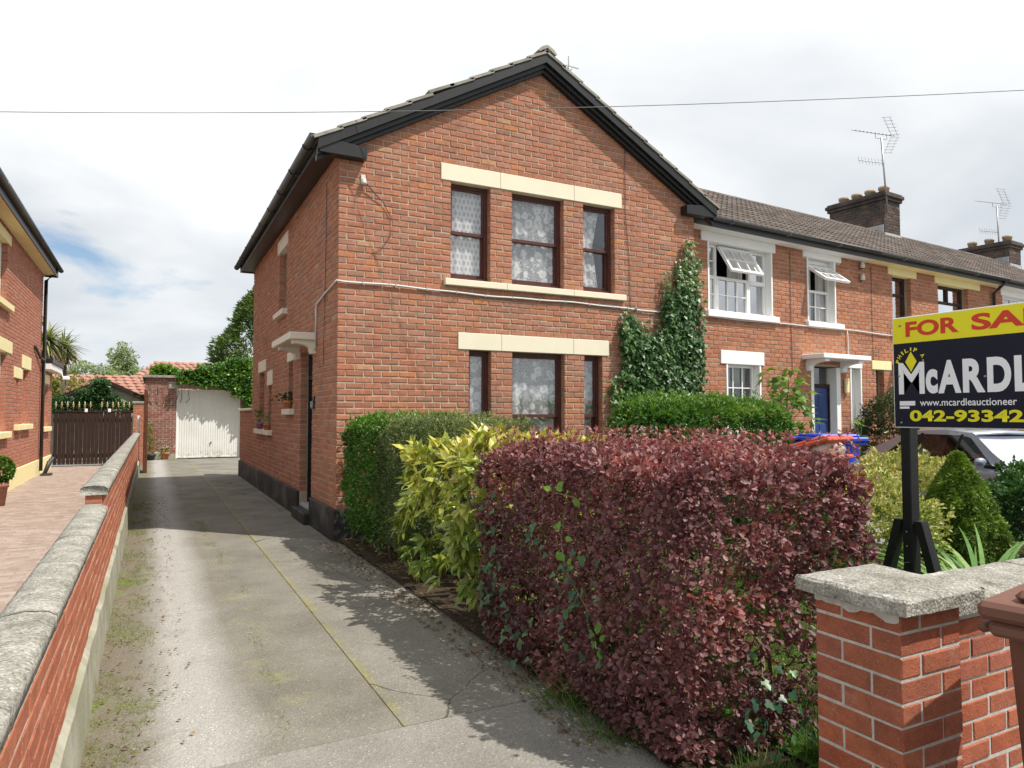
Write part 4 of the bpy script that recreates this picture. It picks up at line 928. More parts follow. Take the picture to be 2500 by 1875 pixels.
# second house: cream trim, dark frames
o2 = [(1.02, 1.74, 3.31, 4.50), (2.86, 4.21, 3.31, 4.50), (.35, .64, 1.25, 2.46), (1.15, 1.95, 0, 2.46), (3.2, 4.2, 1.25, 2.41)]
s2 = [(.85, 1.94, 4.50, 4.66), (2.71, 4.74, 4.50, 4.66), (.185, .89, 2.46, 2.645), (3.05, 4.35, 2.41, 2.64)]
t2 = terrace_house('terraced_house', 'terraced brick house with cream lintels and dark window frames', 5.252, 10.65, o2, s2, 'yellow_cream', 200)
for a, b, z0, z1 in ((.85, 1.94, 4.502, 4.66), (2.71, 4.74, 4.502, 4.66), (.185, .89, 2.462, 2.645), (3.05, 4.35, 2.412, 2.64)): lintel(FT, t2, 'yellow_cream', a, b, z0, z1, (), .02)
for a, b, c, d in (o2[0], o2[1], o2[2], o2[4]):
    w = bar_window(FT, t2, a + .012, b - .012, c, d - .002, .14, 1, 1, 'gate_wood', .06, glass='glass_mirror'); FT.part('transom', 'gate_wood', w, (a + .06, b - .06, .135, .19, c + (d - c) * .66, c + (d - c) * .66 + .05))
    if b - a > 1: FT.part('mullion', 'gate_wood', w, ((a + b) / 2 - .03, (a + b) / 2 + .03, .135, .19, c + (d - c) * .66, d - .03))
    sill(FT, t2, 'yellow_cream', a - .1, b + .1, c - .1, c - .002, .07)
FT.part('door', 'gate_wood', t2, (1.16, 1.94, .16, .21, .05, 2.44)); cn = FT.part('door_canopy', 'yellow_cream', t2, (.95, 2.3, -.46, .05, 2.575, 2.665), b=.01); bracket(FT, cn, 1.0, 1.14, .4, 2.36, 2.573, 'yellow_cream'); bracket(FT, cn, 2.05, 2.19, .4, 2.36, 2.573, 'yellow_cream')
q = MB(); q.tube([(5.33, -.34, 4.76), (5.33, -.20, 4.62), (5.33, -.06, 4.50), (5.33, -.05, .1)], .038, 8); q.build('downpipe', 'black_paint', t2, True)
# third house, mostly hidden by the sign
o3 = [(.5, 2.0, 3.31, 4.5), (3.0, 3.8, 3.31, 4.5), (.6, 1.6, 1.25, 2.41)]
t3 = terrace_house('terraced_house', 'far terraced brick house with white trim beyond the downpipe', 10.652, 17.1, o3, [(.4, 2.1, 4.5, 4.66), (2.9, 3.9, 4.5, 4.66)], 'white_trim', 60)
for a, b, c, d in o3: bar_window(FT, t3, a + .01, b - .01, c, d, .12, 2, 2); sill(FT, t3, 'white_trim', a - .1, b + .1, c - .1, c - .002, .07)
for a, b in ((.4, 2.1), (2.9, 3.9)): lintel(FT, t3, 'white_trim', a, b, 4.502, 4.66, (), .02)
# chimneys
def chimney(label, u, v0, v1, zb, zt, pots, du=.78, loose=True):
    c = thing('chimney_stack', label, 'chimney', tpos(u, v0, zb), TH, 'brick chimneys on the terrace'); L = v1 - v0; Hh = zt - zb
    part('core', 'mortar_soot', c, (.009, du - .009, .009, L - .009, 0, Hh))
    sets = []
    for fr, ln in ((Fr((0, 0, 0), (1, 0, 0), (0, -1, 0)), du), (Fr((0, 0, 0), (0, 1, 0), (-1, 0, 0)), L)):
        sets.append(brick_verts(brick_pieces(0 if ln == du else .11, ln, 0.0, int(Hh / H), H, SB, (), (0, .11)), fr.raw, .09, 0, .005))
    emit_bricks(c, sets, 'brick_soot', 150)
    part('corbel_course', 'brick_soot', c, (-.05, du + .05, -.05, L + .05, Hh - .24, Hh - .15), (-.09, du + .09, -.09, L + .09, Hh - .15, Hh - .05), (-.05, du + .05, -.05, L + .05, Hh - .05, Hh), b=.012)
    for k in range(pots): MB().lathe([(.13, 0), (.13, .16), (.15, .17), (.15, .24), (.11, .24), (.11, .2)], (du / 2, .22 + (L - .44) * k / max(1, pots - 1), Hh - .01), 14).build('chimney_pot', 'chimney_clay', c, True)
    part('flashing', 'lead', c, (-.02, du + .02, -.02, .02, -.06, .12)); part('flashing', 'lead', c, (-.02, .02, .02, L * .3, -.06, .35))
    return c
chimney('sooty brick chimney with four clay pots rising from the terrace ridge', 10.38, 2.5, 4.15, 6.42, 7.70, 4)
chimney('dark brick chimney at the right edge of the photo beyond the second aerial', 17.15, 2.3, 3.8, 6.3, 7.18, 3)
def aerial(label, loc, mast, top_len, low, lean=0.0):
    a = thing('tv_aerial', label, 'aerial', loc, 0, 'tv aerials on the terrace')
    tip = Vector((lean, 0, mast)); MB().tube([(0, 0, -.2), tuple(tip)], .024, 8).build('mast', 'steel', a, True)
    ux = Vector((math.cos(R(-8)), math.sin(R(-8)), .02)); side = Vector((.25, .9, .35)).normalized()
    def yagi(c, back, fwd, n, es, nm):
        q = MB(); q.tube([tuple(c - ux * fwd), tuple(c + ux * back)], .011, 6)
        for i in range(n): p = c - ux * (fwd - (fwd + back) * i / (n - 1) * .93); q.tube([tuple(p - side * es), tuple(p + side * es)], .006, 4)
        q.build(nm, 'steel', a)
    c = tip + Vector((0, 0, .10)); yagi(c, top_len * .52, top_len, 11, .11, 'upper_array')
    MB().tube([tuple(c - ux * .2), tuple(c - ux * .2 - Vector((0, 0, .13))), tuple(c + ux * .2 - Vector((0, 0, .13))), tuple(c + ux * .2)], .009, 5).build('cradle', 'steel', a)
    q = MB(); e = c + ux * top_len * .52
    for sg in (-1, 1):
        for k in range(6): p = e + Vector((0, 0, sg * (.05 + .09 * k))) - ux * .035 * k * 1.6; q.tube([tuple(p - side * .2), tuple(p + side * .2)], .005, 4)
        for m in (-.12, .12): q.tube([tuple(e + side * m), tuple(e + side * m + Vector((0, 0, sg * .50)) - ux * .28)], .006, 4)
    q.build('reflector', 'steel', a)
    d = Vector((lean * .72, 0, mast * low)); side = Vector((0, .2, 1)).normalized(); yagi(d - ux * .3, .32, .55, 8, .10, 'lower_array')
    return a
aerial('tall tv aerial with grid reflector standing on the four-pot chimney', tpos(10.45, 2.45, 7.3), 1.85, .95, .62, -.20)
aerial('further tv aerial on a mast beside the right-hand chimney', tpos(17.9, 2.9, 6.7), 1.85, .9, .52, -.1)
zc2 = lambda u: 3.205 + .006 * math.sin(u * 3) - .01 * math.sin(u * 1.1)
cable('terrace_cable', [tpos(u, -.022, zc2(u)) for u in np.arange(.2, 10.6, .2)], .013, 'cable', 'pale cable running along the terrace under the upstairs sills')
cable('down_cable', [tpos(4.58, -.03, 3.20), tpos(4.60, -.03, 3.05), tpos(4.60, -.03, 2.70), tpos(4.61, -.03, 2.66)], .012, 'cable', 'short cable dropping from the terrace cable to the white door canopy')
for u, lab in ((2.86, 'thin dark wire down the terrace wall between the two white upstairs windows'), (5.48, 'thin dark wire down the terrace wall left of the cream lintel')): cable('drop_wire', [tpos(u, -.012, 4.6), tpos(u, -.012, 3.3), tpos(u + .02, -.012, 2.3)], .005, 'wire', lab, 'wire', 5)
for z, lab in ((4.55, 'upper white insulator on the terrace wall right of the open window'), (4.30, 'lower white insulator on the terrace wall right of the open window')):
    i2 = thing('wall_insulator', lab, 'insulator', tpos(5.10, 0, z), TH); MB().lathe([(.03, -.04), (.055, -.03), (.04, 0), (.05, .03), (.03, .05), (.045, .07), (.02, .085)], (0, -.06, 0), 12).build('knob', 'porcelain', i2, True); part('bracket', 'wire', i2, (-.012, .012, -.06, 0, -.06, -.04))

# ------------------------------------------------------------------ neighbour's house on the left
nh = thing('neighbour_house', 'red brick house with cream trim and dark gutter at the left edge', 'house', (-4.55, 0, 0))
FN = Fr((0, 0, 0), (0, 1, 0), (1, 0, 0))
on_ = [(6.85, 7.95, 3.68, 4.86), (10.25, 10.95, 1.32, 2.56), (9.35, 9.65, 1.32, 2.3), (6.0, 8.2, 1.2, 2.75)]
sn = [(6.6, 8.2, 4.86, 5.05), (9.98, 11.18, 2.56, 2.85), (9.02, 9.98, 2.3, 2.52), (5.6, 8.64, 2.75, 2.99)]
q = MB(); wall_core(q, FN.raw, 3.0, 12.95, 0, 5.16, on_, .009, .25); q.box(-6, -.25, 3.0, 3.2, 0, 5.16); q.box(-6, -.25, 12.75, 12.95, 0, 5.16); q.box(-6.2, -6, 3.0, 12.95, 0, 5.16); wc = q.build('wall', 'mortar_pale', nh)
pcs = brick_pieces(3.0, 12.96, 5 * H, 62, H, SB, on_ + sn, (0, .11)); emit_bricks(nh, [brick_verts(pcs, FN.raw, .1, 0, .005)], 'brick_neigh', 300, wc)
part('plinth', 'yellow_cream', nh, (-.02, .03, 3.0, 12.97, -.03, 5 * H - .004), b=.005)
for a, b, z0, z1 in ((6.6, 8.2, 4.862, 5.05), (9.98, 11.18, 2.562, 2.85), (9.02, 9.98, 2.302, 2.52), (5.6, 8.64, 2.752, 2.99)): lintel(FN, nh, 'yellow_cream', a, b, z0, z1, (), .02)
for a, b, z in ((6.6, 8.25, 3.68), (10.0, 11.2, 1.32), (9.2, 9.9, 1.32), (5.8, 8.4, 1.2)): sill(FN, nh, 'yellow_cream', a, b, z - .12, z - .002, .09)
for a, b, c, d in on_: w = bar_window(FN, nh, a + .012, b - .012, c, d, .10, 1, 1, 'upvc', .07); FN.part('transom', 'upvc', w, (a + .07, b - .07, .095, .165, c + (d - c) * .6, c + (d - c) * .6 + .05)); curtain(FN, w, a + .1, b - .1, .2, c + .06, d - .06, 'curtain')
part('soffit', 'yellow_cream', nh, (.004, .26, 2.7, 13.25, 5.14, 5.17), (-6.5, .26, 12.96, 13.25, 5.14, 5.17)); part('fascia', 'black_paint', nh, (.262, .285, 2.7, 13.28, 5.14, 5.30), (-6.5, .262, 13.252, 13.28, 5.14, 5.30)); gutter(nh, (.345, 13.3, 5.34), (.345, 2.7, 5.34), .06)
q = MB(); q.prism([(.30, 5.30), (-3.1, 7.3), (-6.5, 5.30)], 'Y', 2.6, 13.3); q.build('roof', 'tile_terr', nh)
q = MB(); q.tube([(.33, 12.86, 5.30), (.20, 12.86, 5.12), (.07, 12.86, 4.98), (.065, 12.86, .10)], .042, 9); q.build('downpipe', 'gutter', nh, True)
q = MB(); q.tube([(.03, 11.6, 3.18), (.05, 12.4, 2.95), (.10, 12.8, 2.9)], .03, 7); q.build('waste_pipe', 'gutter', nh, True)
# flat-roofed extension beyond the downpipe
ex = thing('neighbour_extension', 'low brick extension with white fascia behind the neighbouring house', 'extension', (-4.55, 13.0, 0))
oe = [(.62, 1.45, 1.2, 2.36)]
q = MB(); wall_core(q, FN.raw, .0, 2.3, 0, 2.75, oe, .009, .2); q.box(-3, -.2, 2.1, 2.3, 0, 2.75); q.build('wall', 'mortar_pale', ex); pcs = brick_pieces(0, 2.3, 5 * H, 30, H, SB, oe + [(.45, 1.6, 2.36, 2.6)], (0, .11)); emit_bricks(ex, [brick_verts(pcs, FN.raw, .1, 0, .005)], 'brick_neigh', 120)
part('plinth', 'yellow_cream', ex, (-.02, .03, .0, 2.32, -.03, 5 * H - .004), b=.005); lintel(FN, ex, 'yellow_cream', .45, 1.6, 2.362, 2.6, (), .02); sill(FN, ex, 'yellow_cream', .4, 1.7, 1.08, 1.198, .09); bar_window(FN, ex, .63, 1.44, 1.2, 2.355, .1, 1, 1, 'upvc', .07)
part('fascia', 'upvc', ex, (-3, .22, -.02, 2.5, 2.70, 2.86), b=.006); part('flat_roof', 'black_paint', ex, (-3, .25, -.03, 2.53, 2.862, 2.98), b=.006)
gl = thing('security_lamp', 'small white flood lamp under the white fascia of the extension', 'lamp', (-4.30, 15.2, 2.52)); part('housing', 'upvc', gl, (0, .18, -.08, .08, 0, .11), b=.02); MB().tube([(0, 0, .11), (-.02, 0, .22)], .02, 6).build('bracket', 'upvc', gl)
# bits by the downpipe and the clipped plant at the frame edge
bt = thing('boot_scraper', 'small dark iron boot rack at the foot of the neighbour downpipe', 'boot rack', (-4.36, 12.5, 0)); part('base', 'gutter', bt, (-.08, .16, -.14, .14, 0, .06), b=.01)
for k in range(3): MB().tube([(0, -.1 + .1 * k, .05), (.10 + .03 * k, -.06 + .1 * k, .36 + .05 * k)], [.035, .045], 7).build('rod', 'gutter', bt, True)

# ------------------------------------------------------------------ boundary wall
bw = thing('boundary_wall', 'low red brick boundary wall with rough concrete coping beside the drive', 'wall', (-2.29, 0, 0))
FB = Fr((0, 0, 0), (0, 1, 0), (1, 0, 0))
part('core', 'mortar_pale', bw, (-.10, -.0005, -9.0, -3.0, .0, .865), (-.10, -.0005, -3.0, 12.8, .0, .995))
pcs = brick_pieces(-9.0, -3.0, .3235, 7, .0765, .225, (), (0, .11)) + brick_pieces(-3.0, 12.8, .3235, 9, .0765, .225, (), (0, .11))
end = brick_pieces(-.10, 0, .86, 2, .0765, .225, (), (0, 0)); FB2 = Fr((0, -3.0, 0), (1, 0, 0), (0, -1, 0))
emit_bricks(bw, [brick_verts(pcs, FB.raw, .1, .004, .0025, .0008), brick_verts(end, FB2.raw, .1, .004, .0025, .0008)], 'brick_wall', 300)
def rough_coping(parent, y0, y1, z0, m='coping', x0=-.130, x1=.032, hgt=.060):
    n = max(3, int((y1 - y0) / .03)); prof = [(x1, z0), (x1 + .001, z0 + hgt * .72), (x1 - .022, z0 + hgt * .95), ((x0 + x1) / 2, z0 + hgt * 1.08), (x0 + .022, z0 + hgt * .95), (x0, z0 + hgt * .72), (x0, z0)]
    V = []; F = []; k = len(prof)
    for i in range(n + 1):
        y = y0 + (y1 - y0) * i / n
        for x, z in prof: p = Vector((x * 22, y * 22, z * 22)); V.append((x + .004 * noise.noise(p), y, z + .005 * noise.noise(p + Vector((3, 1, 7))) * (z > z0 + .01)))
    for i in range(n):
        for j in range(k): F.append((i * k + j, i * k + (j + 1) % k, (i + 1) * k + (j + 1) % k, (i + 1) * k + j))
    F += [tuple(range(k)), tuple(range(n * k + k - 1, n * k - 1, -1))]
    return obj('coping_stone', mesh_np('coping_stone', V, F, None, True), m, parent)
for a, b in ((-9.0, -7.4), (-7.395, -5.9), (-5.895, -4.35), (-4.345, -2.985)): rough_coping(bw, a, b, .862)
for a in np.arange(-3.02, 12.7, 1.58): rough_coping(bw, a, min(a + 1.572, 12.84), .994)
q = MB(); q.prism([(-.02, -.02), (.028, -.02), (.022, .225), (.004, .245), (-.02, .245)], 'Y', -9.0, 12.8) if False else None
ys = np.arange(-9, 12.9, .12); V = []; F = []
for y in ys:
    zt = .33 + .02 * noise.noise(Vector((0, y * 1.2, 2))); xo = .030 + .008 * noise.noise(Vector((4, y * 3, 2)))
    V += [(-.02, y, -.02), (xo + .012, y, -.02), (xo, y, zt - .02), (.008, y, zt), (-.02, y, zt)]
for i in range(len(ys) - 1):
    for j in range(4): F.append((i * 5 + j, i * 5 + j + 1, i * 5 + 6 + j, i * 5 + 5 + j))
obj('rendered_base', mesh_np('rendered_base', V, F), 'render', bw)

# ------------------------------------------------------------------ gates and garage at the back
gt = thing('side_gate', 'dark brown boarded double gate with gold spear finials behind the neighbour drive', 'gate', (-4.55, 15.75, 0))
x = 0.02
while x < 1.98:
    part('board', 'gate_wood', gt, (x, x + .092, -.012, .012, .06, 1.60 + (0.0)), b=.003); x += .098 + (.012 if random.random() < .35 else .002)
[part('rail', 'gate_wood', gt, (a, b, .013, .06, c, c + .12)) for a, b in ((0, 1.0), (1.01, 2.02)) for c in (.25, 1.30)]; part('top_rail', 'gate_wood', gt, (0, 2.02, -.03, .03, 1.602, 1.65))
for k in range(14): 
    if k in (7,): continue
    c = .06 + k * .145; MB().lathe([(.006, 0), (.006, .10), (.028, .13), (.010, .15), (.038, .17), (.012, .19), (.02, .21), (.002, .27)], (c, 0, 1.65), 8).build('finial', 'gold', gt, True)
for x in (.78, 2.0 - .62): part('gate_cap', 'upvc', gt, (x, x + .08, -.04, .04, 1.60, 1.70), b=.01)
gp = thing('gate_pier', 'red brick gate pier at the right of the boarded double gate', 'pier', (-2.50, 15.7, 0)); part('core', 'mortar_pale', gp, (.01, .31, .01, .31, 0, 1.86))
emit_bricks(gp, [brick_verts(brick_pieces(0, .32, 0, 24, H, SB, (), (0, .11)), Fr((0, 0, 0), (1, 0, 0), (0, -1, 0)).raw, .09, 0, .005), brick_verts(brick_pieces(0, .32, 0, 24, H, SB, (), (0, .11)), Fr((.32, 0, 0), (0, 1, 0), (1, 0, 0)).raw, .09, 0, .005)], 'brick_neigh', 110); part('cap', 'coping', gp, (-.03, .35, -.03, .35, 1.86, 1.93), b=.015)
pg = thing('open_gate_leaf', 'tall brown timber gate leaf standing open at the end of the boundary wall', 'gate', (-2.13, 12.2, 0)); part('stile', 'post_wood', pg, (-.05, .05, -.05, .05, 0, 2.0), b=.01)
q = MB(); q.prism([(-.05, 2.0), (.05, 2.0), (.02, 2.16), (-.05, 2.2)], 'Y', -.049, .049); q.build('pointed_top', 'post_wood', pg)
for k in range(9): part('board', 'post_wood', pg, (-.022 + .0, .012, .06 + k * .105, .16 + k * .105, .06, 1.9 - .02 * k), b=.003)
part('rail', 'post_wood', pg, (-.045, -.023, .05, 1.0, .3, .42), (-.045, -.023, .05, 1.0, 1.4, 1.52))
part('hinge_post', 'upvc', thing('white_post', 'thin white post beside the open brown gate leaf', 'post', (-2.31, 13.1, 0)), (-.03, .03, -.03, .03, 0, 1.5), b=.006)
gar = thing('garage', 'brick garage with white ribbed door and vine-covered flat roof at the end of the drive', 'garage', (-2.2, 18.3, 0))
og = [(.96, 3.04, 0, 2.42)]
q = MB(); wall_core(q, FT.raw, 0, 4.2, 0, 2.78, og, .009, .2); q.box(0, .2, .2, 5, 0, 2.78); q.box(4.0, 4.2, .2, 5, 0, 2.78); q.build('wall', 'mortar_pale', gar)
pcs = brick_pieces(0, 4.2, .18, 34, H, SB, og + [(.7, 3.3, 2.42, 2.62)], (0, -.11)); emit_bricks(gar, [brick_verts(pcs, FT.raw, .1, 0, .005)], 'brick_garage', 260)
part('base', 'render', gar, (-.02, .955, -.03, .02, 0, .17), (3.045, 4.2, -.03, .02, 0, .17), b=.006); part('lintel', 'render', gar, (.7, 3.3, -.012, .15, 2.425, 2.60), b=.006); part('roof_slab', 'coping', gar, (-.10, 4.3, -.12, 5.1, 2.785, 2.87), b=.01)
dr = part('door_frame', 'upvc', gar, (.965, 1.0, .05, .14, 0, 2.40), (3.0, 3.035, .05, .14, 0, 2.40), (1.0, 3.0, .05, .14, 2.34, 2.40)); V = []; F = []
xs = []
for k in range(26): x = 1.0 + k * .0769; xs += [(x, .10), (x + .062, .10), (x + .066, .115), (x + .073, .115)]
xs.append((3.0, .10))
for x, y in xs: V += [(x, y, .03), (x, y, 2.335)]
F = [(2 * i, 2 * i + 2, 2 * i + 3, 2 * i + 1) for i in range(len(xs) - 1)]
dp = obj('ribbed_door', mesh_np('ribbed_door', V, F), 'garage_door', gar); part('handle', 'steel', dp, (2.06, 2.12, .06, .10, .55, .57), (2.07, 2.10, .05, .07, .49, .57), b=.004); part('bottom_rail', 'garage_door', dp, (1.0, 3.0, .085, .12, .02, .06))
def pot(label, loc, r, h, m, cat='flower pot', group=None):
    p = thing('flower_pot', label, cat, loc, 0, group); MB().lathe([(r * .68, 0), (r * .92, h * .78), (r * 1.02, h * .78), (r * 1.02, h), (r * .9, h), (r * .85, h * .9)], (0, 0, 0), 14).build('pot', m, p, True); return p
def pot_plant(p, n, h, r, z, size, m, T=None, up=.5, name='foliage'):
    C = np.c_[RNG.normal(0, r * .5, (n, 2)), z + RNG.random(n) * h]; N = unit(np.c_[C[:, :2] * 3, np.full(n, .5)]); emit_leaves(p, [clumps(C, N, 3, size, T or T_diamond(.5), .8, up)], m, 0, rest=name)
p = pot('terracotta pot with white flowers beside the garage door', (-1.56, 18.05, 0), .13, .24, 'terracotta'); pot_plant(p, 40, .15, .16, .22, .07, 'vine'); pot_plant(p, 14, .12, .2, .34, .05, 'petal', name='flowers')
p = pot('dark pot of greenery left of the terracotta pot', (-2.0, 17.9, 0), .17, .2, 'gutter'); pot_plant(p, 60, .5, .25, .2, .09, 'goldtree')
b2 = thing('stone_block', 'rough concrete block at the foot of the garage brickwork', 'block', (-1.8, 18.12, 0)); part('block', 'render', b2, (-.12, .12, -.1, .1, 0, .27), b=.02)
p = pot('mauve pot with trailing plant on the far drive-side sill', (-.04, 6.45, Zi(43) + .001), .075, .13, 'purple_pot'); pot_plant(p, 40, .28, .12, .1, .05, 'vine'); pot_plant(p, 16, .1, .12, .06, .035, 'pinkpetal', name='flowers')
p = pot('clay pot with grey foliage on the small drive-side sill', (-.04, 5.42, Zi(43) + .001), .07, .12, 'terracotta'); pot_plant(p, 40, .2, .12, .1, .045, 'birch')
p = pot('clay pot of ferny greenery on the sill beside the door', (-.04, 3.2, Zi(38) + .001), .075, .13, 'terracotta'); pot_plant(p, 60, .14, .16, .1, .05, 'darkbush')
p = pot('dark pot with a clipped bright green ball at the left edge of the photo', (-4.27, 5.9, 0), .15, .40, 'tile_clay', 'plant')
n = 900; D = rvec(n); emit_leaves(p, [clumps(np.array([0, 0, .60]) + D * .21 * RNG.uniform(.85, 1.02, (n, 1)), D, 4, .05, T_diamond(.5), .7)], 'privet', 0)
# roofs and shed beyond
sh = thing('ivy_shed', 'low pale gabled shed with dark bargeboards behind the double gate', 'shed', (-3.45, 18.6, 0))
q = MB(); q.prism([(-1.5, 0), (1.5, 0), (1.5, 1.9), (0, 2.62), (-1.5, 1.9)], 'Y', 0, 3.5); q.build('wall', 'render', sh); q = MB(); q.prism([(-1.7, 1.80), (0, 2.62), (1.7, 1.80), (1.7, 1.92), (0, 2.75), (-1.7, 1.92)], 'Y', -.12, 3.6); q.build('roof', 'gate_wood', sh)
def tiled_house(label, loc, wx, dy, ze, zr, hip=0.0):
    h = thing('tiled_roof_house', label, 'house', loc, 0, 'red roofed houses beyond the garage'); part('wall', 'render', h, (0, wx, 0, dy, 0, ze)); q = MB()
    V = [(-.3, -.3, ze), (wx + .3, -.3, ze), (wx + .3, dy + .3, ze), (-.3, dy + .3, ze), (hip, dy / 2, zr), (wx - hip, dy / 2, zr)]
    q.add(V, [(0, 1, 5, 4), (1, 2, 5), (2, 3, 4, 5), (3, 0, 4), (3, 2, 1, 0)]); rf = q.build('roof', 'tile_clay', h)
    a = math.atan2(zr - ze, dy / 2 + .3); L = (dy / 2 + .3) / math.cos(a); nc = int(L / .3)
    t = MB()
    for i in range(nc):
        f0, f1 = i / nc, (i + 1) / nc; x0, x1 = -.3 + f0 * (hip + .3), wx + .3 - f0 * (hip + .3); n = int((x1 - x0) / .3)
        for k in range(n):
            t.rnd = random.random(); xa = x0 + (x1 - x0) * k / n; xb = x0 + (x1 - x0) * (k + 1) / n - .03; y0 = -.3 + f0 * (dy / 2 + .3); y1 = -.3 + f1 * (dy / 2 + .3); z0 = ze + f0 * (zr - ze); z1 = ze + f1 * (zr - ze)
            t.add([(xa, y0, z0 + .05), (xb, y0, z0 + .05), (xb, y1, z1 + .02), (xa, y1, z1 + .02), (xa, y0, z0), (xb, y0, z0), (xa + .06, y0, z0 + .09), (xa + .06, y1, z1 + .06)], [(0, 1, 2, 3), (4, 5, 1, 0), (0, 6, 7, 3), (6, 1, 2, 7)])
    t.build('tiling', 'tile_clay', rf, kind='stuff'); return h
tiled_house('red tiled hipped roof showing above the garage', (-3.1, 26, 0), 7.5, 5.0, 2.5, 4.0, 1.3)
tiled_house('lower red tiled roof seen left of the garage', (-6.6, 23.5, 0), 4.6, 4.0, 2.1, 3.15, .3)

# ------------------------------------------------------------------ hedges and garden plants
# dark red barberry hedge
bb = thing('barberry_hedge', 'large clipped dark red barberry hedge beside the drive', 'hedge')
lo, hi = (-.03, -6.27, .02), (1.27, -4.12, 1.325)
P, N = box_surface(15000, lo, hi, 'xyYXZ', PW=11.0, amp=.05, freq=3.2, depth=.10)
keep = ~((P[:, 2] < .55) & (P[:, 0] > .70) & (RNG.random(len(P)) < .72)) & ~((P[:, 2] < .9) & (P[:, 0] > .9) & (RNG.random(len(P)) < .4)); P, N = P[keep], N[keep]
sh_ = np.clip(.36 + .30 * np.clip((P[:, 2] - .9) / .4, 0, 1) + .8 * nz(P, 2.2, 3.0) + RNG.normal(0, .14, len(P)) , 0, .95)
kp = (nz(P, 5.5, 77) > -.30) | (P[:, 2] > 1.3); P, N, sh_ = P[kp], N[kp], sh_[kp]
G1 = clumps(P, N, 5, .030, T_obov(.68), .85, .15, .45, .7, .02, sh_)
P2 = np.array(lo) + RNG.random((2600, 3)) * (np.array(hi) - lo); N2 = rvec(2600); G2 = clumps(P2, N2, 5, .031, T_obov(), .8, .2, .35, .7, .02)
n = 150; Pt = np.c_[RNG.uniform(lo[0], hi[0], n), RNG.uniform(lo[1], hi[1], n), np.full(n, hi[2] - .02)]
SV = []                                                        # loose shoots standing out of the clipped top
for k in range(5): SV.append(Pt + np.array([0, 0, .02 + .028 * k]) + RNG.normal(0, .008, (n, 3)))
SV = np.concatenate(SV); G3 = clumps(SV, np.tile([[0, 0, 1.0]], (len(SV), 1)), 3, .027, T_obov(), 1.0, .1, .3, .5, .006, RNG.uniform(.6, .98, len(SV)))
cat3 = lambda gs: (np.concatenate([g[0] for g in gs]), gs[0][1], np.concatenate([g[2] for g in gs]))
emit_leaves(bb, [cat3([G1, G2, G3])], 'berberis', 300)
for k in range(40):
    a = np.array([RNG.uniform(.2, 1.2), RNG.uniform(-5.8, -4.6), .0]); b = np.array([RNG.uniform(.08, 1.42), RNG.uniform(-6.08, -4.3), RNG.uniform(.7, 1.32)])
    q = MB(); stems(q, wiggle(a, b, 6, .04), .013, .004); q.build('stem', 'twig', bb)
for k in range(14):
    x, z = RNG.uniform(.25, 1.2), RNG.uniform(.25, 1.05); a = np.array([x, -6.0, z]); q = MB(); stems(q, wiggle(a, a + np.array([RNG.uniform(-.25, .25), -.29, RNG.uniform(.05, .3)]), 4, .02), .006, .0025); q.build('twig', 'twig', bb)
for k in range(10):
    y, z = RNG.uniform(-6.0, -4.4), RNG.uniform(.1, .9); a = np.array([.25, y, z]); q = MB(); stems(q, wiggle(a, a + np.array([-.31, RNG.uniform(-.2, .2), RNG.uniform(.05, .3)]), 4, .02), .006, .0025); q.build('twig', 'twig', bb)
# ivy creeping up through it
iv = thing('creeping_ivy', 'blue-green ivy creeping up through the dark red hedge', 'ivy'); T = T_ivy()
def on_left(n, y0, y1, z0, z1): y = RNG.uniform(y0, y1, n); return np.c_[-.085 + RNG.normal(0, .02, n), y, RNG.uniform(z0, z1, n)], np.tile([[-1.0, 0, 0]], (n, 1))
def on_front(n, x0, x1, z0, z1): return np.c_[RNG.uniform(x0, x1, n), -6.30 + RNG.normal(0, .02, n), RNG.uniform(z0, z1, n)], np.tile([[0, -1.0, 0]], (n, 1))
gs = []
for P, N in (on_left(40, -4.75, -4.35, .45, 1.05), on_left(30, -4.6, -4.4, .15, .6), on_left(38, -5.75, -5.35, .35, .85), on_left(10, -5.3, -4.9, .7, .95), on_front(26, .25, .62, .05, .55), on_front(10, .6, .9, .0, .3), on_left(22, -5.1, -4.7, .1, .4)):
    n = len(P); D = unit(np.array([0, 0, -.8]) + N * .3 + rvec(n) * .6); gs.append((leaf_verts(P, D, unit(N + rvec(n) * .45 + np.array([0, 0, .3])), RNG.uniform(.035, .062, n), T), T[1], RNG.random(n)))
emit_leaves(iv, [cat3(gs)], 'ivy_blue', 300)
for k in range(5): q = MB(); y = -4.4 - .27 * k; stems(q, wiggle((.12, y, .02), (.10, y - .05, .7), 6, .03), .004, .002); q.build('stem', 'bark', iv)
br = thing('bramble_sprig', 'fresh light green sprig poking out of the dark red hedge', 'sprig'); T = T_oval(.62)
SP = [(.02, -5.28, 1.13), (.02, -5.33, 1.14), (.02, -5.39, 1.14), (.01, -5.44, 1.13), (.02, -5.50, 1.12), (.02, -5.36, .98), (.02, -5.37, .94), (.02, -5.41, .90), (.01, -5.38, .82), (.02, -5.37, .77), (.02, -5.44, .76), (.02, -5.50, .765), (.02, -5.70, .48), (.01, -5.74, .46), (.02, -5.73, .42)]
P = np.array(SP) - np.array([.09, 0, 0]); n = len(P); emit_leaves(br, [(leaf_verts(P, unit(rvec(n) + np.array([-.2, -.6, .1])), unit(np.tile([[-1.0, -.4, .5]], (n, 1)) + rvec(n) * .3), RNG.uniform(.045, .065, n), T), T[1], RNG.random(n))], 'bramble', 300)
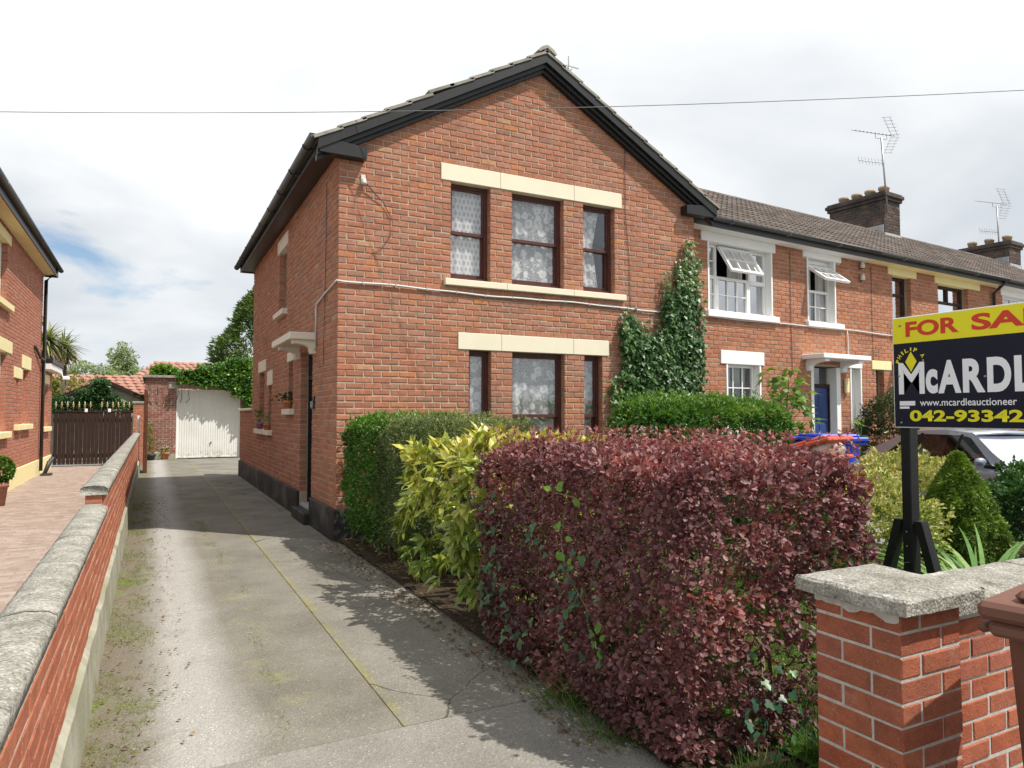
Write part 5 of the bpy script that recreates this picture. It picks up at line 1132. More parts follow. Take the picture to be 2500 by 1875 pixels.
q = MB(); q.tube([(.0, -5.1, 1.05), (-.06, -5.3, 1.12), (-.07, -5.52, 1.115)], .003, 4); q.tube([(-.03, -5.36, 1.05), (-.07, -5.37, .9), (-.07, -5.4, .74), (-.06, -5.7, .5)], .003, 4); q.build('stem', 'twig', br)
# spotted laurel
au = thing('spotted_laurel', 'yellow spotted laurel bush between the dark red hedge and the olive shrub', 'shrub'); T = T_oval(.40, .05, .22)
P, N = box_surface(640, (-.10, -4.32, .18), (1.30, -2.55, 1.30), 'xxyYXZ', amp=.10, freq=2.6, depth=.12)
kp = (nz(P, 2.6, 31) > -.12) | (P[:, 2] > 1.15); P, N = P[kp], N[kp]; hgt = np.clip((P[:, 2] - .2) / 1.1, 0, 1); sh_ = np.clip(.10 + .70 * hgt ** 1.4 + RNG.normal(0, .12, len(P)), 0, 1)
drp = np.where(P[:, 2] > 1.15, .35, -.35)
n = len(P); per = 6; C = np.repeat(P, per, 0); NN = np.repeat(N, per, 0); D = unit(NN * .7 + rvec(n * per) * .75 + np.c_[np.zeros((n * per, 2)), np.repeat(drp, per)])
Nn = unit(NN * .8 + rvec(n * per) * .35 + np.array([0, 0, .6])); V = leaf_verts(C + rvec(n * per) * .02, D, Nn, .125 * RNG.uniform(.6, 1.25, n * per), T)
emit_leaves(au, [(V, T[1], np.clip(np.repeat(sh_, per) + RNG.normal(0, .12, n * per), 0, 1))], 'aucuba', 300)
for k in range(16): a = np.array([RNG.uniform(.2, .9), RNG.uniform(-4.0, -2.8), 0]); q = MB(); stems(q, wiggle(a, a + np.array([RNG.uniform(-.4, .3), RNG.uniform(-.4, .3), RNG.uniform(.8, 1.2)]), 5, .04), .014, .005); q.build('stem', 'twig', au)
# privet at the house corner
pv = thing('privet_hedge', 'bright green clipped privet hedge against the corner of the gabled house', 'hedge'); lo, hi = (.0, -1.72, .12), (1.15, -.10, 1.50)
P, N = box_surface(9000, lo, hi, 'xxyXZZ', amp=.09, freq=2.6, seed=4, depth=.12)
P[:, 0] += .10 * np.clip(.6 - P[:, 2], 0, .6) * 1.2
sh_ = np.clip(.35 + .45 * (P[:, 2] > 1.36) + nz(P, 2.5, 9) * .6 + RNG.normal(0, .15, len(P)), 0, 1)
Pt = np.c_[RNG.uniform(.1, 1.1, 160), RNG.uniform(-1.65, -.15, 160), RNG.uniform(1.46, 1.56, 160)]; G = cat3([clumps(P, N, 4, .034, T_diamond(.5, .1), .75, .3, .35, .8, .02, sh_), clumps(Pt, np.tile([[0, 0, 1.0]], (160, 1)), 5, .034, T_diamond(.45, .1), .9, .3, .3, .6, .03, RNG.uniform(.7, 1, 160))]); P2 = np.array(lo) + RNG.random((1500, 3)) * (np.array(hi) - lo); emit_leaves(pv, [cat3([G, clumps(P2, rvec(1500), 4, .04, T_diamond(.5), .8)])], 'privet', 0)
for k in range(14): a = np.array([RNG.uniform(.2, .9), RNG.uniform(-1.5, -.3), 0]); q = MB(); stems(q, wiggle(a, a + np.array([RNG.uniform(-.18, .15), RNG.uniform(-.15, .15), 1.25]), 5, .04), .016, .006); q.build('stem', 'bark', pv)
# olive shrub
ol = thing('olive_shrub', 'dull olive small-leaved clipped shrub behind the yellow laurel', 'shrub'); lo, hi = (.03, -2.72, .15), (1.45, -1.35, 1.50)
P, N = box_surface(12500, lo, hi, 'xxyXZZ', amp=.07, freq=3.4, seed=8, depth=.11)
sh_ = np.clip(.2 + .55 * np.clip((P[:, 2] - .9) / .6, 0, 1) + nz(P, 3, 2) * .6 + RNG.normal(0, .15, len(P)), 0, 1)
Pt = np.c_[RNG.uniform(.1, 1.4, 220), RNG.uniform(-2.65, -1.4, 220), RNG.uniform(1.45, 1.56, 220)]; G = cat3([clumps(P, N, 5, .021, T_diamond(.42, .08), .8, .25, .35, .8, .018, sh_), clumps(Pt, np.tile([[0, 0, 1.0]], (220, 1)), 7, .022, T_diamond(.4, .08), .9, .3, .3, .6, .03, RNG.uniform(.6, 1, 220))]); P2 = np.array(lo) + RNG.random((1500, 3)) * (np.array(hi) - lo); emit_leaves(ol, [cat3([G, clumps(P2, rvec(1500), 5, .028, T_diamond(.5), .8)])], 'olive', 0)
for k in range(12): a = np.array([RNG.uniform(.3, 1.1), RNG.uniform(-2.5, -1.6), 0]); q = MB(); stems(q, wiggle(a, a + np.array([RNG.uniform(-.2, .2), RNG.uniform(-.2, .2), 1.2]), 5, .05), .015, .005); q.build('stem', 'bark', ol)
# bright hedge in front of the ivy
gh = thing('green_hedge', 'bright green laurel hedge under the wall ivy', 'hedge'); lo, hi = (3.02, -2.25, .1), (5.55, -1.15, 1.70)
P, N = box_surface(9500, lo, hi, 'xyyXZZ', amp=.10, freq=2.2, seed=3, depth=.12)
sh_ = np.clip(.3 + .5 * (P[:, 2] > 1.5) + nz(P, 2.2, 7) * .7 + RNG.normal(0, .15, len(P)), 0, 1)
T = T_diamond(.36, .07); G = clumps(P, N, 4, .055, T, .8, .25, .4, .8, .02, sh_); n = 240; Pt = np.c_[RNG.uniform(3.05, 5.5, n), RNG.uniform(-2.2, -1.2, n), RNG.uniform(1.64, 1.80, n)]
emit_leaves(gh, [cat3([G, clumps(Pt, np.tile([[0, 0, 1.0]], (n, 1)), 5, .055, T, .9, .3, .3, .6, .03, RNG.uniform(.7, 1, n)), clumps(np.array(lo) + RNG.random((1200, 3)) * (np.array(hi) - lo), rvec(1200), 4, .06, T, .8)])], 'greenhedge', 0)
n = 36; Pt = np.array([2.95, -1.75, 1.36]) + RNG.normal(0, .07, (n, 3)); emit_leaves(gh, [clumps(Pt, np.tile([[-.7, -.2, .6]], (n, 1)), 5, .055, T, .8)], 'greenhedge', 0)
for k in range(12): a = np.array([RNG.uniform(3.2, 5.4), RNG.uniform(-2.0, -1.4), 0]); q = MB(); stems(q, wiggle(a, a + np.array([RNG.uniform(-.2, .2), RNG.uniform(-.2, .2), 1.45]), 5, .05), .02, .007); q.build('stem', 'bark', gh)
# wall ivy
wi = thing('wall_ivy', 'dark glossy ivy climbing the right of the gabled facade', 'ivy'); T = T_ivy()
def ivy_density(x, z):
    d = 0.0
    if z < 2.92 + .10 * math.sin(x * 9) and 4.20 + .10 * max(0, 2.2 - z) < x < 5.78 and z > 1.2: d = 1.0
    if 4.56 < x < 4.98 and z > 2.72 + .25 * abs(x - 4.75): d = .10 if z < 3.05 else 0
    if 4.24 < x < 4.50 and 2.85 < z < 3.15: d = max(d, .25)
    if 2.5 < z < 4.0 and 4.93 + .36 * max(0, z - 2.9) + .05 * math.sin(z * 11) < x < 5.74 - .04 * max(0, z - 3.3): d = max(d, 1.0)
    if 4.98 < x < 5.14 and 3.0 < z < 3.75: d = max(d, .45)
    if 5.30 < x < 5.72 and 3.2 < z < 3.95: d = max(d, .9)
    if 5.40 < x < 5.66 and 3.9 < z < 4.30: d = max(d, .55)
    if 4.02 < x < 4.24 and 1.6 < z < 2.1: d = max(d, .4)
    if x < 4.28 and 1.9 < z < 2.5: d *= .55
    return d
PP = []
while len(PP) < 7600:
    x, z = random.uniform(4.0, 5.82), random.uniform(1.2, 4.32); d = ivy_density(x, z) * (.75 + .6 * noise.noise(Vector((x * 4, 0, z * 4))))
    if random.random() < d: PP.append((x, -.03 - random.random() ** 1.5 * .17 * min(1, d + .2), z))
P = np.array(PP); n = len(P); N = np.tile([[0, -1.0, .25]], (n, 1)); D = unit(np.array([0, -.35, -.8]) + rvec(n) * .65)
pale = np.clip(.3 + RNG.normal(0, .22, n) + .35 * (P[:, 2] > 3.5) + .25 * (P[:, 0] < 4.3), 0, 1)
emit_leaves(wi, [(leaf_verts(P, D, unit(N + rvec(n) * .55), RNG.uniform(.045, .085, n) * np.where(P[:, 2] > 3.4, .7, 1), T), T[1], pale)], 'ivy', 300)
for x0, z1 in ((4.6, 2.9), (5.1, 3.7), (5.5, 4.25), (5.3, 3.4), (4.3, 2.8), (4.12, 2.0)): q = MB(); stems(q, wiggle((x0 + random.uniform(-.1, .1), -.015, .1), (x0, -.015, z1), 10, .012), .012, .004); q.build('stem', 'twig', wi)
# young maple
mp = thing('maple_sapling', 'young maple sapling with large green leaves in front of the terrace', 'sapling', (6.20, -1.35, 0)); T = T_maple(); gs = []
trunk = MB(); stems(trunk, [(0, 0, 0), (.02, 0, .8), (.0, .03, 1.5), (.06, 0, 2.15)], .02, .006); trunk.build('trunk', 'bark', mp); P = []; N = []
for k in range(26):
    z = .75 + 1.35 * (k / 26) ** .85; a = k * 2.4; r = .42 * (1 - .55 * (k / 26)) * random.uniform(.7, 1.1); b = (r * math.cos(a), r * math.sin(a), z + .12)
    q = MB(); stems(q, [(0, 0, z - .1), (b[0] * .5, b[1] * .5, z), b], .006, .003); q.build('branch', 'bark', mp)
    for j in range(8): P.append(np.array(b) + RNG.normal(0, .07, 3)); N.append((math.cos(a) * .5, math.sin(a) * .5, .8))
P, N = np.array(P), np.array(N); n = len(P); emit_leaves(mp, [(leaf_verts(P, unit(N * np.array([1, 1, 0]) + rvec(n) * .6 + np.array([0, 0, -.35])), unit(N + rvec(n) * .4), RNG.uniform(.12, .21, n), T), T[1], np.clip(.35 + .4 * (P[:, 2] - .9) / 1.2 + RNG.normal(0, .2, n), 0, 1))], 'maple', 300)
# golden variegated shrub, dwarf conifer, right-hand shrubs
def loose_bush(th, c, r, n, per, size, T, m, npart=0, amp=.25, seed=0.0, freq=2.0, stemn=8, dark=.0, flat=None, shade=None):
    D = rvec(n); D[:, 2] = np.where(D[:, 2] < -.35, -D[:, 2] * .5, D[:, 2]); D = unit(D)
    rad = 1 + amp * nz(D * 1.5, freq, seed) + amp * .5 * nz(D * 1.5, freq * 3, seed + 3); rr = RNG.uniform(.55, 1.0, n) ** .45
    P = np.array(c) + D * np.array(r) * (rad * rr)[:, None]; P[:, 2] = np.maximum(P[:, 2], .05)
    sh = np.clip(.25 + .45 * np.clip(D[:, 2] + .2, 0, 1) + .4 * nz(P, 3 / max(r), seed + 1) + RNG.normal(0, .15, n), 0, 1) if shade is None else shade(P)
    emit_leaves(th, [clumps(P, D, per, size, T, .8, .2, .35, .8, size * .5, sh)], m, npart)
    for k in range(stemn):
        a = np.array([c[0] + RNG.normal(0, .12 * r[0]), c[1] + RNG.normal(0, .12 * r[1]), 0]); b = np.array(c) + rvec(1)[0] * np.array(r) * .6; b[2] = max(b[2], c[2]); q = MB(); stems(q, wiggle(a, b, 4, .05 * max(r)), .012 * max(.6, max(r)), .004 * max(.6, max(r))); q.build('stem', 'bark', th)
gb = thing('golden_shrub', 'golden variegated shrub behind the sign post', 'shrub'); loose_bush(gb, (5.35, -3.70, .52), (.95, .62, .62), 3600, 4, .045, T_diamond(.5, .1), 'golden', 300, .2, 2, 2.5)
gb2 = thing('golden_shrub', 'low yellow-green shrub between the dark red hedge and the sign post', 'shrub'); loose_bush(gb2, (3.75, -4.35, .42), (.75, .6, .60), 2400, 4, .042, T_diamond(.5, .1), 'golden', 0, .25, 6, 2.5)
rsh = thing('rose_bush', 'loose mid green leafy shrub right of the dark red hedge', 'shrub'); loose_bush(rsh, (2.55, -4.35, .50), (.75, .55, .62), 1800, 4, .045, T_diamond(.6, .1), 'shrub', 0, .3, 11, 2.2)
cf = thing('dwarf_conifer', 'cone-shaped dwarf conifer beside the sign post', 'conifer', (4.92, -4.5, 0)); n = 10500
t = RNG.random(n) ** .75; zz_ = .05 + 1.10 * t; a = RNG.uniform(0, 2 * PI, n)
prof = np.interp(zz_, [0, .15, .45, .70, .95, 1.10, 1.16], [.33, .40, .37, .27, .13, .045, .01]); D = np.c_[np.cos(a), np.sin(a), np.full(n, .35)]
rr = prof * (1 + .22 * nz(np.c_[np.cos(a) * 1.2, np.sin(a) * 1.2, zz_ * 2.5], 2.0, 3) + .16 * nz(np.c_[np.cos(a), np.sin(a), zz_ * 2], 6, 9)) * RNG.uniform(.86, 1.0, n)
P = np.c_[np.cos(a) * rr, np.sin(a) * rr, zz_]; emit_leaves(cf, [clumps(P, unit(D), 5, .042, T_diamond(.26, .05), 1.0, .15, .4, .9, .016, np.clip(.35 + nz(P, 5, 2) * .7 + RNG.normal(0, .15, n), 0, 1))], 'spruce', 0)
MB().tube([(0, 0, 0), (0, 0, .9)], [.05, .012], 8).build('trunk', 'bark', cf)
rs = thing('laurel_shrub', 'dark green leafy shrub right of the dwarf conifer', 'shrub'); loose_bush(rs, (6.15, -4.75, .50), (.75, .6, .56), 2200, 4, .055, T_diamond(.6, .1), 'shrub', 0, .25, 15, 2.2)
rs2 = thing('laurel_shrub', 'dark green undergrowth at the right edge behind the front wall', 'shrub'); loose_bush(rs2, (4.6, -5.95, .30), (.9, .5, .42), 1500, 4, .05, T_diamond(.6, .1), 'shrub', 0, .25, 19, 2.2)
sl_ = thing('strap_plant', 'clump of arching pale striped strap leaves behind the front wall', 'plant', (3.66, -5.42, 0)); n = 260; T = T_blade(.042, .85, 7)
a = RNG.uniform(0, 2 * PI, n); r0 = RNG.random(n) * .30; C = np.c_[np.cos(a) * r0, np.sin(a) * r0, np.full(n, .04)]; el = RNG.uniform(.55, 1.35, n); D = np.c_[np.cos(a) * np.cos(el), np.sin(a) * np.cos(el), np.sin(el)]; Nn = np.c_[-np.cos(a) * np.sin(el), -np.sin(a) * np.sin(el), np.cos(el)]
emit_leaves(sl_, [(leaf_verts(C, D, Nn + rvec(n) * .15, RNG.uniform(.55, 1.0, n), T), T[1], RNG.random(n))], 'strap', 300)
# dark bush by the blue door, stray sapling by the car
db = thing('dark_bush', 'dark evergreen bush beside the blue front door', 'bush', (10.75, .22, 0)); loose_bush(db, (0, 0, .98), (.58, .50, 1.0), 3000, 4, .05, T_diamond(.4, .1), 'darkbush', 0, .22, 5, 2.5)
ss = thing('stray_shoot', 'single pale green shoot standing above the hedge near the car', 'plant', (5.55, -2.95, 0)); MB().tube([(0, 0, 0), (.02, 0, .8), (.10, 0, 1.42)], [.012, .009, .005], 5).build('stem', 'weed', ss)
P = np.array([(.10, 0, 1.42), (.09, 0, 1.36), (.07, 0, 1.26), (.06, 0, 1.20)] * 4) + RNG.normal(0, .015, (16, 3)); T = T_oval(.35); emit_leaves(ss, [(leaf_verts(P, unit(rvec(16) + np.array([0, 0, .4])), rvec(16), RNG.uniform(.08, .14, 16), T), T[1], RNG.random(16))], 'maple', 300)
# weeds at the hedge foot
hw = thing('hedge_foot_grass', 'tufts of feathery grass at the foot of the dark red hedge', 'grass'); gs = []
for cx, cy, nn, hh in ((.02, -5.35, 130, .24), (-.02, -5.75, 150, .14), (.25, -6.42, 320, .16), (.7, -6.42, 400, .18), (1.0, -6.35, 400, .2), (-.02, -5.55, 60, .10)):
    P = np.c_[cx + RNG.normal(0, .07, nn), cy + RNG.normal(0, .09, nn), np.full(nn, .0)]; D = unit(np.c_[RNG.normal(-.25, .5, nn), RNG.normal(-.1, .5, nn), np.ones(nn)]); T = T_blade(.022, .5, 3); gs.append((leaf_verts(P, D, unit(rvec(nn) + np.array([0, 0, .6])), hh * RNG.uniform(.5, 1.2, nn), T), T[1], RNG.random(nn)))
emit_leaves(hw, [cat3(gs)], 'grass', 0)
# vine on the garage, trees and palms behind
vn = thing('garage_vine', 'leafy green vine spilling over the garage roof edge', 'vine'); P = []
def gx(px, py, Y): d = FW + RT * (px * 2500 / 2212 - 1250) / (FPX * 2500) - UP * (py * 2500 / 2212 - 937.5) / (FPX * 2500); return CAM + d * ((Y - CAM[1]) / d[1])
def blob_pts(n, boxes, Y, th=.25):
    out = []
    w = np.array([(b[1] - b[0]) * (b[3] - b[2]) for b in boxes], float); pick = RNG.choice(len(boxes), n, p=w / w.sum())
    for i in pick: b = boxes[i]; p = gx(RNG.uniform(b[0], b[1]), RNG.uniform(b[2], b[3]), Y); out.append(p + np.array([0, RNG.uniform(-th, th), 0]))
    return np.array(out)
P = blob_pts(2600, [(385, 430, 800, 828), (425, 480, 790, 835), (470, 545, 785, 842), (500, 545, 836, 858), (528, 545, 855, 882), (490, 545, 775, 800)], 18.1, .22); n = len(P)
emit_leaves(vn, [clumps(P, np.tile([[-.1, -.8, .45]], (n, 1)), 4, .085, T_oval(.75, .05, .1), .8, -.1, .35, .6, .05, np.clip(.5 + nz(P, 1.6, 3) * .8 + RNG.normal(0, .12, n), 0, 1))], 'vine', 0)
P = blob_pts(700, [(325, 385, 797, 812), (335, 370, 790, 803)], 18.6, .3); n = len(P); emit_leaves(vn, [clumps(P, np.tile([[0, -.3, .9]], (n, 1)), 4, .09, T_diamond(.6), .8, .2, .35, .6, .05, RNG.uniform(.5, 1, n))], 'vine', 0)
for k in range(7): a = gx(330 + 12 * k, 870, 18.27); b = gx(322 + 15 * k + RNG.uniform(-8, 8), 815, 18.27); q = MB(); stems(q, wiggle(a, b, 6, .035), .014, .006); q.build('stem', 'twig', vn)
q = MB(); stems(q, wiggle((1.35, 18.15, 0), (1.3, 18.15, 2.7), 6, .05), .05, .03); q.build('trunk', 'bark', vn)
yv = thing('garage_shrub', 'yellow-green shrub against the left garage brickwork', 'shrub', (-2.25, 17.7, 0)); loose_bush(yv, (0, 0, .75), (.28, .25, .75), 420, 4, .06, T_diamond(.5), 'goldtree', 0, .3, 4, 2.5, 3)
def tree(name, label, base, H_, crown, m, n, size, T, blobs, seed, per=4, trunk_r=.12, gap=.25):
    t = thing(name, label, 'tree', base, 0, 'trees beyond the gardens'); rg = random.Random(seed); q = MB(); stems(q, wiggle((0, 0, 0), (0, 0, H_ * .8), 5, .06), trunk_r, trunk_r * .35, 7); q.build('trunk', 'bark', t)
    P = []; Nn = []
    for k, (bx, by, bz, br_, bh) in enumerate(blobs):
        m_ = int(n * br_ * br_ * bh / sum(b[3] * b[3] * b[4] for b in blobs)); D = rvec(m_); rr = RNG.random(m_) ** .4
        pp = np.array([bx, by, bz]) + D * np.array([br_, br_, bh]) * (rr * (1 + .35 * nz(D * 2, 1.5, seed + k)))[:, None]; P.append(pp); Nn.append(D)
        q = MB(); stems(q, wiggle((0, 0, max(.3, bz - bh * 1.2)), (bx, by, bz), 4, .05), trunk_r * .4, .015, 5); q.build('limb', 'bark', t)
    P, Nn = np.concatenate(P), np.concatenate(Nn); keep = nz(P, 1.6, seed) > -gap; P, Nn = P[keep], Nn[keep]
    emit_leaves(t, [clumps(P, Nn, per, size, T, .9, .1, .4, .7, size, np.clip(.45 + .7 * nz(P, 1.1, seed + 2) + RNG.normal(0, .12, len(P)), 0, 1))], m, 0, rest='crown'); return t
T = T_diamond(.55)
b0 = gx(262, 900, 36); tree('birch_tree', 'tallest pale green tree in the left distance beyond the red roof', (b0[0], b0[1], 0), 5.2, None, 'birch', 2600, .13, T, [(0, 0, 4.7, .7, .9), (.1, 0, 3.6, 1.0, .9), (-.4, 0, 2.9, .9, .8), (.8, 0, 3.0, .6, .7)], 21)
b0 = gx(205, 900, 34); tree('birch_tree', 'broad pale green tree left of the tallest distant tree', (b0[0], b0[1], 0), 4.2, None, 'birch', 2600, .13, T, [(-.6, 0, 3.6, .8, .7), (.4, 0, 3.4, .9, .7), (-1.3, 0, 3.0, .8, .8), (0, 0, 2.7, 1.2, .7)], 33)
b0 = gx(302, 900, 38); tree('birch_tree', 'small pale green tree just left of the garage skyline', (b0[0], b0[1], 0), 4.0, None, 'birch', 900, .13, T, [(0, 0, 3.3, .6, .8), (.1, 0, 2.6, .7, .7)], 45)
b0 = gx(165, 900, 24); tree('golden_cypress', 'yellowish bushy cypress behind the boarded gate', (b0[0], b0[1], 0), 3.2, None, 'goldtree', 2600, .10, T, [(-.3, 0, 2.4, .9, .7), (.5, 0, 2.3, .7, .6), (0, 0, 1.7, 1.2, .8), (.9, .2, 2.6, .4, .35)], 52)
P = blob_pts(2600, [(112, 200, 858, 892), (165, 240, 840, 885), (195, 238, 822, 850), (205, 225, 818, 830), (235, 262, 855, 885), (262, 310, 870, 892)], 18.15, .25); iv2 = thing('shed_ivy', 'dark ivy mounded over the low shed behind the gate', 'ivy'); n = len(P)
emit_leaves(iv2, [clumps(P, np.tile([[0.1, -.8, .4]], (n, 1)), 4, .07, T_diamond(.7), .8, -.1, .35, .6, .05, np.clip(.45 + nz(P, 1.8, 3) * .8, 0, 1))], 'shrub', 0); q = MB(); stems(q, wiggle((-3.4, 18.2, 0), (-3.4, 18.3, 2.4), 5, .06), .04, .015); q.build('stem', 'bark', iv2)
b0 = gx(570, 900, 22); tr = thing('cypress_tree', 'feathery green cypress tree beside the house above the garage', 'tree', (b0[0], b0[1], 0)); n = 5200
t = RNG.random(n); zz_ = 1.0 + 5.9 * t; a = RNG.uniform(0, 2 * PI, n); prof = np.interp(zz_, [0, 2, 3.6, 5, 6.2, 7], [2.5, 2.5, 2.25, 1.5, .75, .1]); rr = prof * (1 + .28 * nz(np.c_[np.cos(a) * 1.3, np.sin(a) * 1.3, zz_ * .9], 1.7, 3)) * RNG.uniform(.55, 1.0, n) ** .5
P = np.c_[np.cos(a) * rr, np.sin(a) * rr, zz_]; emit_leaves(tr, [clumps(P, unit(np.c_[np.cos(a), np.sin(a), np.full(n, .25)]), 5, .22, T_diamond(.25, .05), .7, .05, .4, 1.0, .1, np.clip(.35 + nz(P, 1.2, 2) * .8 + RNG.normal(0, .12, n), 0, 1))], 'cypress', 0, rest='crown'); MB().tube([(0, 0, 0), (0, 0, 6.5)], [.16, .02], 8).build('trunk', 'bark', tr)
def palm(label, px, py_top, Y, hb, r):
    b = gx(px, 900, Y); top = gx(px, py_top, Y)[2] ; p = thing('cabbage_palm', label, 'palm', (b[0], b[1], 0), 0, 'cabbage palms'); MB().tube([(0, 0, 0), (.03, 0, top * .5), (0, 0, top)], [.12, .10, .09], 9).build('trunk', 'bark', p, True)
    n = 230; D = rvec(n); D[:, 2] = D[:, 2] * .8 + .25; D = unit(D); T = T_blade(.07, .35, 4); C = np.tile([[0, 0, top]], (n, 1)) + RNG.normal(0, .04, (n, 3)); emit_leaves(p, [(leaf_verts(C, D, unit(np.array([0, 0, 1.0]) + rvec(n) * .2), r * RNG.uniform(.7, 1.1, n), T), T[1], RNG.random(n))], 'palmleaf', 0, rest='fronds')
    n = 120; D = unit(np.c_[RNG.normal(0, .5, (n, 2)), np.full(n, -1.0)]); emit_leaves(p, [(leaf_verts(np.tile([[0, 0, top - .1]], (n, 1)) + RNG.normal(0, .06, (n, 3)), D, rvec(n), r * RNG.uniform(.5, .95, n), T), T[1], RNG.random(n))], 'deadpalm', 0, rest='dead_fronds')
palm('right-hand cabbage palm behind the extension', 134, 752, 21.5, 0, .85); palm('left-hand cabbage palm half hidden by the downpipe', 96, 738, 20.5, 0, 1.1)
P = blob_pts(500, [(110, 150, 850, 900), (112, 128, 820, 870)], 20.2, .3); bs = thing('garden_bush', 'mixed green bush at the foot of the cabbage palms', 'bush'); emit_leaves(bs, [clumps(P, np.tile([[0, -.8, .4]], (len(P), 1)), 4, .12, T_diamond(.4), .8, .1, .35, .6, .08)], 'goldtree', 0); q = MB(); c = P.mean(0); stems(q, wiggle((c[0], c[1], 0), tuple(c), 3, .03), .05, .02); q.build('stem', 'bark', bs)

# ------------------------------------------------------------------ front pier, wall, bins, sign, car
gp2 = thing('gate_pillar', 'red brick gate pillar with weathered concrete cap in the right foreground', 'pillar', (.20, -7.07, 0))
W_, D_ = .325, .33; PH = .0770
part('core', 'mortar_pier', gp2, (.002, W_ - .002, .002, D_ - .002, 0, .893))
fA = Fr((0, 0, 0), (1, 0, 0), (0, -1, 0)); fB = Fr((0, 0, 0), (0, 1, 0), (-1, 0, 0)); fC = Fr((W_, 0, 0), (0, 1, 0), (1, 0, 0)); fD = Fr((0, D_, 0), (1, 0, 0), (0, 1, 0))
z0 = .819 - PH * 10 - .0; left = []; front = []; right = []; back = []
for i in range(12):
    za, zb = z0 + (i - 0) * PH + .005 - PH * 1 + PH, z0 + (i + 1) * PH - .005 - PH + PH
    if zb > .90: zb = .892
    if za > .88: continue
    if i % 2 == 0: front.append((0, .1025, za, zb, .215)); front.append((.1125, W_, za, zb, .102)); left.append((.225, D_, za, zb)); right.append((.1125, D_, za, zb))
    else: front.append((0, .215, za, zb, .1025)); front.append((.225, W_, za, zb, .215)); left.append((.1125, D_, za, zb)); right.append((.225, D_, za, zb))
kw = dict(bev=.0035, jit=.0016)
emit_bricks(gp2, [brick_verts([p[:4] for p in front], fA.raw, np.array([p[4] for p in front]), .0025, **kw), brick_verts(left, fB.raw, .1, .0025, **kw), brick_verts(right, fC.raw, .1, .0025, **kw)], 'brick_pier', 300)
def rough_slab(name, parent, m, x0, x1, y0, y1, z0, z1, rise=.02, nseg=14, amp=.006):
    V = []; F = []; n = nseg
    def add_grid(fn):
        o = len(V)
        for j in range(n + 1):
            for i in range(n + 1): V.append(fn(i / n, j / n))
        for j in range(n):
            for i in range(n): F.append((o + j * (n + 1) + i, o + j * (n + 1) + i + 1, o + (j + 1) * (n + 1) + i + 1, o + (j + 1) * (n + 1) + i))
    def jit(x, y, z): p = Vector((x * 14, y * 14, z * 14)); return (x + amp * noise.noise(p), y + amp * noise.noise(p + Vector((5, 0, 0))), z + amp * noise.noise(p + Vector((0, 7, 0))))
    e = .012
    add_grid(lambda a, b: jit(x0 + e + (x1 - x0 - 2 * e) * a, y0 + e + (y1 - y0 - 2 * e) * b, z1 + rise * (1 - max(abs(2 * a - 1), abs(2 * b - 1)))))
    for sx in (0, 1): add_grid(lambda a, b: jit((x1 if sx else x0) + (e * max(0, b - .8) / .2) * (-1 if sx else 1), y0 + (e if b > .99 else 0) + (y1 - y0 - (2 * e if b > .99 else 0)) * a, z0 + (z1 - z0) * b))
    for sy in (0, 1): add_grid(lambda a, b: jit(x0 + (e if b > .99 else 0) + (x1 - x0 - (2 * e if b > .99 else 0)) * a, (y1 if sy else y0) + (e * max(0, b - .8) / .2) * (-1 if sy else 1), z0 + (z1 - z0) * b))
    V += [(x0, y0, z0), (x1, y0, z0), (x1, y1, z0), (x0, y1, z0)]; k = len(V) - 4; F.append((k, k + 3, k + 2, k + 1))
    return obj(name, mesh_np(name, V, F, None, True), m, parent)
rough_slab('cap', gp2, 'coping', -.05, W_ + .06, -.055, D_ + .045, .893, .945, .012, 26, .005)
q = MB()
ys = np.linspace(.0, D_, 22); V = []; F = []
for y in ys: dz = .035 + .025 * noise.noise(Vector((y * 14, 1, 0))) + .012 * noise.noise(Vector((y * 40, 3, 0))); V += [(-.0045, y, .896), (-.0045, y, .893 - dz)]
F = [(2 * i, 2 * i + 1, 2 * i + 3, 2 * i + 2) for i in range(len(ys) - 1)]; obj('mortar_smear', mesh_np('mortar_smear', V, F), 'mortar_pier', gp2)
fw = thing('front_wall', 'low red brick front wall with concrete coping right of the gate pillar', 'wall', (.20 + W_ + .002, -6.98, 0))
part('core', 'mortar_pier', fw, (0, 4.5, .004, .21, 0, .815)); pcs = brick_pieces(0, 4.5, .819 - PH * 10 - .03 + .0, 10, PH, .225, (), (.0, .11)); pcs = [p for p in pcs if p[3] < .83]
emit_bricks(fw, [brick_verts(pcs, fA.raw, .1, .001, **kw)], 'brick_pier', 120)
for k in range(5): rough_slab('coping_stone', fw, 'coping', .004 + k * .9, .896 + k * .9, -.045, .26, .815, .878, .010, 16, .005)
